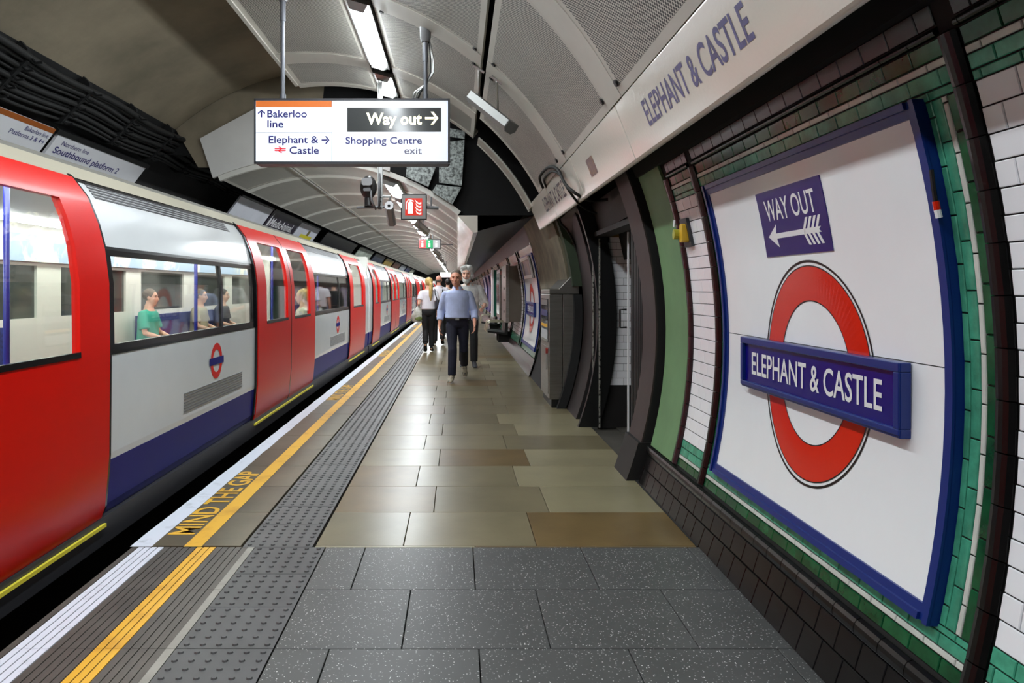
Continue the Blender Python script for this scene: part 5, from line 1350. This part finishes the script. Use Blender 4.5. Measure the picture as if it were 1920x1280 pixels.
# man in the blue shirt, mid-stride towards the camera
J = joints(head=(-0.02, -0.045, 1.632), face=(-0.12, -1, -0.02), neck=(0, -0.01, 1.47), kneel=(-0.075, -0.16, 0.50), ankl=(-0.085, -0.22, 0.095), toel=(-0.125, -0.41, 0.035),
           kneer=(0.105, 0.02, 0.50), ankr=(0.115, 0.40, 0.22), toer=(0.125, 0.27, 0.055), shol=(-0.188, 0.0, 1.375), shor=(0.188, 0.0, 1.375),
           elbl=(-0.262, 0.05, 1.11), wril=(-0.285, -0.03, 0.87), elbr=(0.272, 0.02, 1.11), wrir=(0.275, -0.16, 0.90), hdl=(0.05, -0.15, -1), hdr=(-0.05, -0.35, -1), pnl=(1, -0.2, 0), pnr=(-1, -0.2, 0))
man = person('person', 'man in pale blue shirt and dark jeans walking towards the camera', (-0.005, 11.95, 0), 0, J,
       dict(shirt=SHB, sleeve=0.80, loose=0.018, collar=True, trousers=DENIM, leg=0.016, belt=BLACKM, shoes=mat('beige_trainer', (150, 140, 118), 0.6, col2=(60, 56, 50), vs=30, thr=(0.40, 0.5)), sole=mat('white_sole', (214, 210, 200), 0.6), skin=SKIN2, hs=1.14, girth=1.07, bell=0.03, hem=-0.02,
            hair=HAIRG, hairshape=[((0, -0.024, 0.055), (0.080, 0.092, 0.076)), ((0.066, -0.02, 0.014), (0.014, 0.035, 0.03)), ((-0.066, -0.02, 0.014), (0.014, 0.035, 0.03))]), vox=0.009)
for q in ((-0.30, 11.9, 1.005),):
    pass
# grey haired man behind him
J = joints(head=(-0.03, -0.05, 1.645), face=(-0.10, -1, -0.02), kneel=(-0.09, -0.10, 0.50), ankl=(-0.1, -0.05, 0.095), toel=(-0.11, -0.24, 0.035), kneer=(0.10, -0.14, 0.50), ankr=(0.10, -0.16, 0.095), toer=(0.12, -0.35, 0.035),
           elbl=(-0.28, 0.02, 1.12), wril=(-0.20, -0.24, 1.08), elbr=(0.30, 0.03, 1.13), wrir=(0.26, -0.22, 1.06), shol=(-0.2, 0, 1.40), shor=(0.2, 0, 1.40))
person('person', 'bearded grey haired man in light jacket walking behind the blue shirt', (0.20, 14.1, 0), 0, J,
       dict(shirt=SHG, sleeve=0.62, loose=0.035, collar=True, trousers=BLKC, leg=0.018, shoes=mat('dark_shoe', (46, 46, 50), 0.6), girth=1.08, bell=0.03, hem=-0.10, skin=SKIN, hs=1.2,
            hair=HAIRS, hairshape=[((0, -0.03, 0.05), (0.095, 0.105, 0.10)), ((0.075, -0.02, -0.01), (0.035, 0.06, 0.06)), ((-0.075, -0.02, -0.01), (0.035, 0.06, 0.06)), ((0.03, 0.05, 0.10), (0.06, 0.04, 0.035)), ((-0.05, 0.03, 0.105), (0.05, 0.05, 0.04))],
            beard=HAIRS, beardshape=[((0, 0.055, -0.095), (0.052, 0.038, 0.042)), ((0.045, 0.03, -0.06), (0.024, 0.035, 0.042)), ((-0.045, 0.03, -0.06), (0.024, 0.035, 0.042)), ((0, 0.088, -0.046), (0.03, 0.010, 0.008))]), k=1.055, vox=0.010)
# blonde woman seen from behind
J = joints(pelvis=(0, 0, 0.96), head=(-0.0, -0.03, 1.62), face=(0.45, -1, -0.02), shol=(-0.165, 0.01, 1.385), shor=(0.165, 0.01, 1.385), elbl=(-0.21, 0.06, 1.12), wril=(-0.20, -0.08, 0.93), elbr=(0.22, 0.10, 1.15), wrir=(0.23, -0.08, 1.10), hdr=(0, -0.4, -0.8),
           kneel=(-0.07, -0.06, 0.5), ankl=(-0.07, -0.04, 0.10), toel=(-0.08, -0.22, 0.03), kneer=(0.07, 0.0, 0.5), ankr=(0.065, 0.20, 0.20), toer=(0.07, 0.06, 0.04))
wm = person('person', 'blonde woman with ponytail in white top and black trousers walking away', (-0.675, 17.3, 0), PI, J,
       dict(shirt=SHW, sleeve=0.34, loose=0.016, trousers=BLKC, leg=0.016, leglen=0.9, shoes=BLKC, girth=0.92, hem=-0.02, skin=SKIN, hs=1.12, hair=HAIRB,
            hairshape=[((0, -0.022, 0.035), (0.086, 0.104, 0.095)), ((0, -0.105, 0.03), (0.03, 0.03, 0.03))], hairtubes=[([(0, -0.10, 0.03), (0, -0.15, -0.03), (-0.01, -0.15, -0.14), (-0.01, -0.14, -0.27), (-0.005, -0.13, -0.36)], [0.03, 0.045, 0.05, 0.042, 0.015])]), k=0.985, vox=0.010)
# plastic bag and shoulder bag of the woman
mb = MB(); bx, by, bz = -0.925, 17.28, 0.84
mb.loft([(bx, by, bz - 0.14, 0.07, 0.05), (bx, by, bz - 0.12, 0.13, 0.08), (bx - 0.01, by, bz, 0.14, 0.09), (bx + 0.01, by, bz + 0.12, 0.10, 0.06), (bx + 0.02, by, bz + 0.20, 0.05, 0.03), (bx + 0.03, by + 0.04, bz + 0.26, 0.02, 0.015)], 16)
bag = thing('carrier_bag', 'white plastic carrier bag hanging from the blonde woman\'s left hand', 'bag', (bx, by, bz - 0.14))
put('bag_film', mb, mat('white_plastic_film', (214, 214, 210), 0.35, col2=(150, 148, 130), vs=9, bump=0.8, bs=22), bag, smooth=True)
mb = MB(); mb.ellip((bx + 0.02, by - 0.06, bz - 0.06), (0.09, 0.035, 0.06)); put('green_contents', mb, mat('green_contents', (104, 116, 60), 0.7, var=0.4, vs=20), bag, smooth=True)
hb = thing('shoulder_bag', 'dark shoulder bag at the blonde woman\'s right side', 'bag', (-0.475, 17.26, 0.92))
mb = MB(); mb.loft([(-0.46, 17.24, 0.98, 0.055, 0.11), (-0.46, 17.24, 1.05, 0.065, 0.14), (-0.465, 17.24, 1.18, 0.05, 0.11), (-0.475, 17.24, 1.24, 0.02, 0.06)], 14); put('pouch', mb, mat('dark_leather', (36, 36, 46), 0.5), hb, smooth=True)
mb = MB(); mb.tube([(-0.475, 17.20, 1.22), (-0.515, 17.19, 1.35), (-0.53, 17.28, 1.46), (-0.505, 17.38, 1.38), (-0.475, 17.32, 1.22)], 0.012, 6); put('strap', mb, mat('dark_leather', (36, 36, 46), 0.5), hb, smooth=True)
# bald man in a white shirt further on, seen from behind
J = joints(face=(-0.25, -1, 0), kneel=(-0.09, 0.05, 0.5), ankl=(-0.09, 0.25, 0.16), toel=(-0.1, 0.10, 0.04))
person('person', 'balding man in white shirt with a dark strap walking further away', (-0.49, 19.6, 0), PI, J,
       dict(shirt=SHW, sleeve=0.3, loose=0.02, collar=True, trousers=BLKC, shoes=BLKC, girth=1.05, skin=mat('skin_pink', (214, 150, 128), 0.5), hair=HAIRG, hairshape=[((0, -0.04, -0.01), (0.080, 0.075, 0.04))]), k=1.03, vox=0.012)
mb = MB(); mb.tube([(-0.40, 19.56, 1.50), (-0.39, 19.47, 1.42), (-0.40, 19.45, 1.25), (-0.42, 19.45, 1.05)], 0.022, 6, flat=0.4); tag(put('bag_strap', mb, BLKC), 'dark strap over the white shirt of the balding man', 'strap')
J = joints()
person('person', 'dark haired person in black mostly hidden beyond the walkers', (-0.30, 23.0, 0), PI, J,
       dict(shirt=BLKC, sleeve=0.8, trousers=BLKC, shoes=BLKC, hair=HAIRD, hairshape=[((0, -0.025, 0.03), (0.088, 0.105, 0.10))]), k=1.0, vox=0.014)
# passengers
def seated(x, y, heading, shirt, label, hair, k=1.0, hs=1.0):
    J = joints(pelvis=(0, 0.05, 0.53), chest=(0, 0.02, 0.86), neck=(0, 0.02, 1.06), head=(0, -0.01, 1.225), hipl=(-0.1, 0.02, 0.52), hipr=(0.1, 0.02, 0.52), kneel=(-0.11, -0.42, 0.53), kneer=(0.11, -0.42, 0.53),
               ankl=(-0.11, -0.40, 0.10), ankr=(0.11, -0.40, 0.10), toel=(-0.12, -0.56, 0.04), toer=(0.12, -0.56, 0.04), shol=(-0.185, 0.03, 0.99), shor=(0.185, 0.03, 0.99), elbl=(-0.23, -0.02, 0.74), elbr=(0.23, -0.02, 0.74), wril=(-0.13, -0.24, 0.66), wrir=(0.13, -0.24, 0.66), hdl=(0.5, -0.6, -0.2), hdr=(-0.5, -0.6, -0.2), pnl=(0, 0, -1), pnr=(0, 0, -1))
    return person('person', label, (x, y, 0.12), heading, J, dict(shirt=shirt, sleeve=0.4, trousers=BLKC, shoes=BLKC, hair=hair, hairshape=[((0, -0.025, 0.035), (0.085, 0.10, 0.095))]), k=k, vox=0.014, group='passengers in the train')
seated(-4.30, 10.45, PI / 2, mat('teal_cloth', (60, 176, 150), 0.8), 'seated passenger in teal top seen through the nearest train window', HAIRG)
seated(-4.30, 12.5, PI / 2, mat('beige_cloth', (190, 180, 150), 0.8), 'seated passenger in beige top near the middle of the nearest train window', HAIRG)
seated(-4.30, 13.7, PI / 2, mat('charcoal_cloth', (60, 62, 70), 0.8), 'seated passenger in charcoal clothes at the right of the nearest train window', HAIRD)
seated(-2.45, 11.8, -PI / 2, mat('cream_cloth', (224, 214, 190), 0.8), 'seated passenger in cream seen just beyond the nearest whole door', HAIRB)
seated(-2.45, 20.6, -PI / 2, mat('pink_white_cloth', (236, 206, 206), 0.8), 'seated passenger in pale pink in the second carriage', HAIRD)
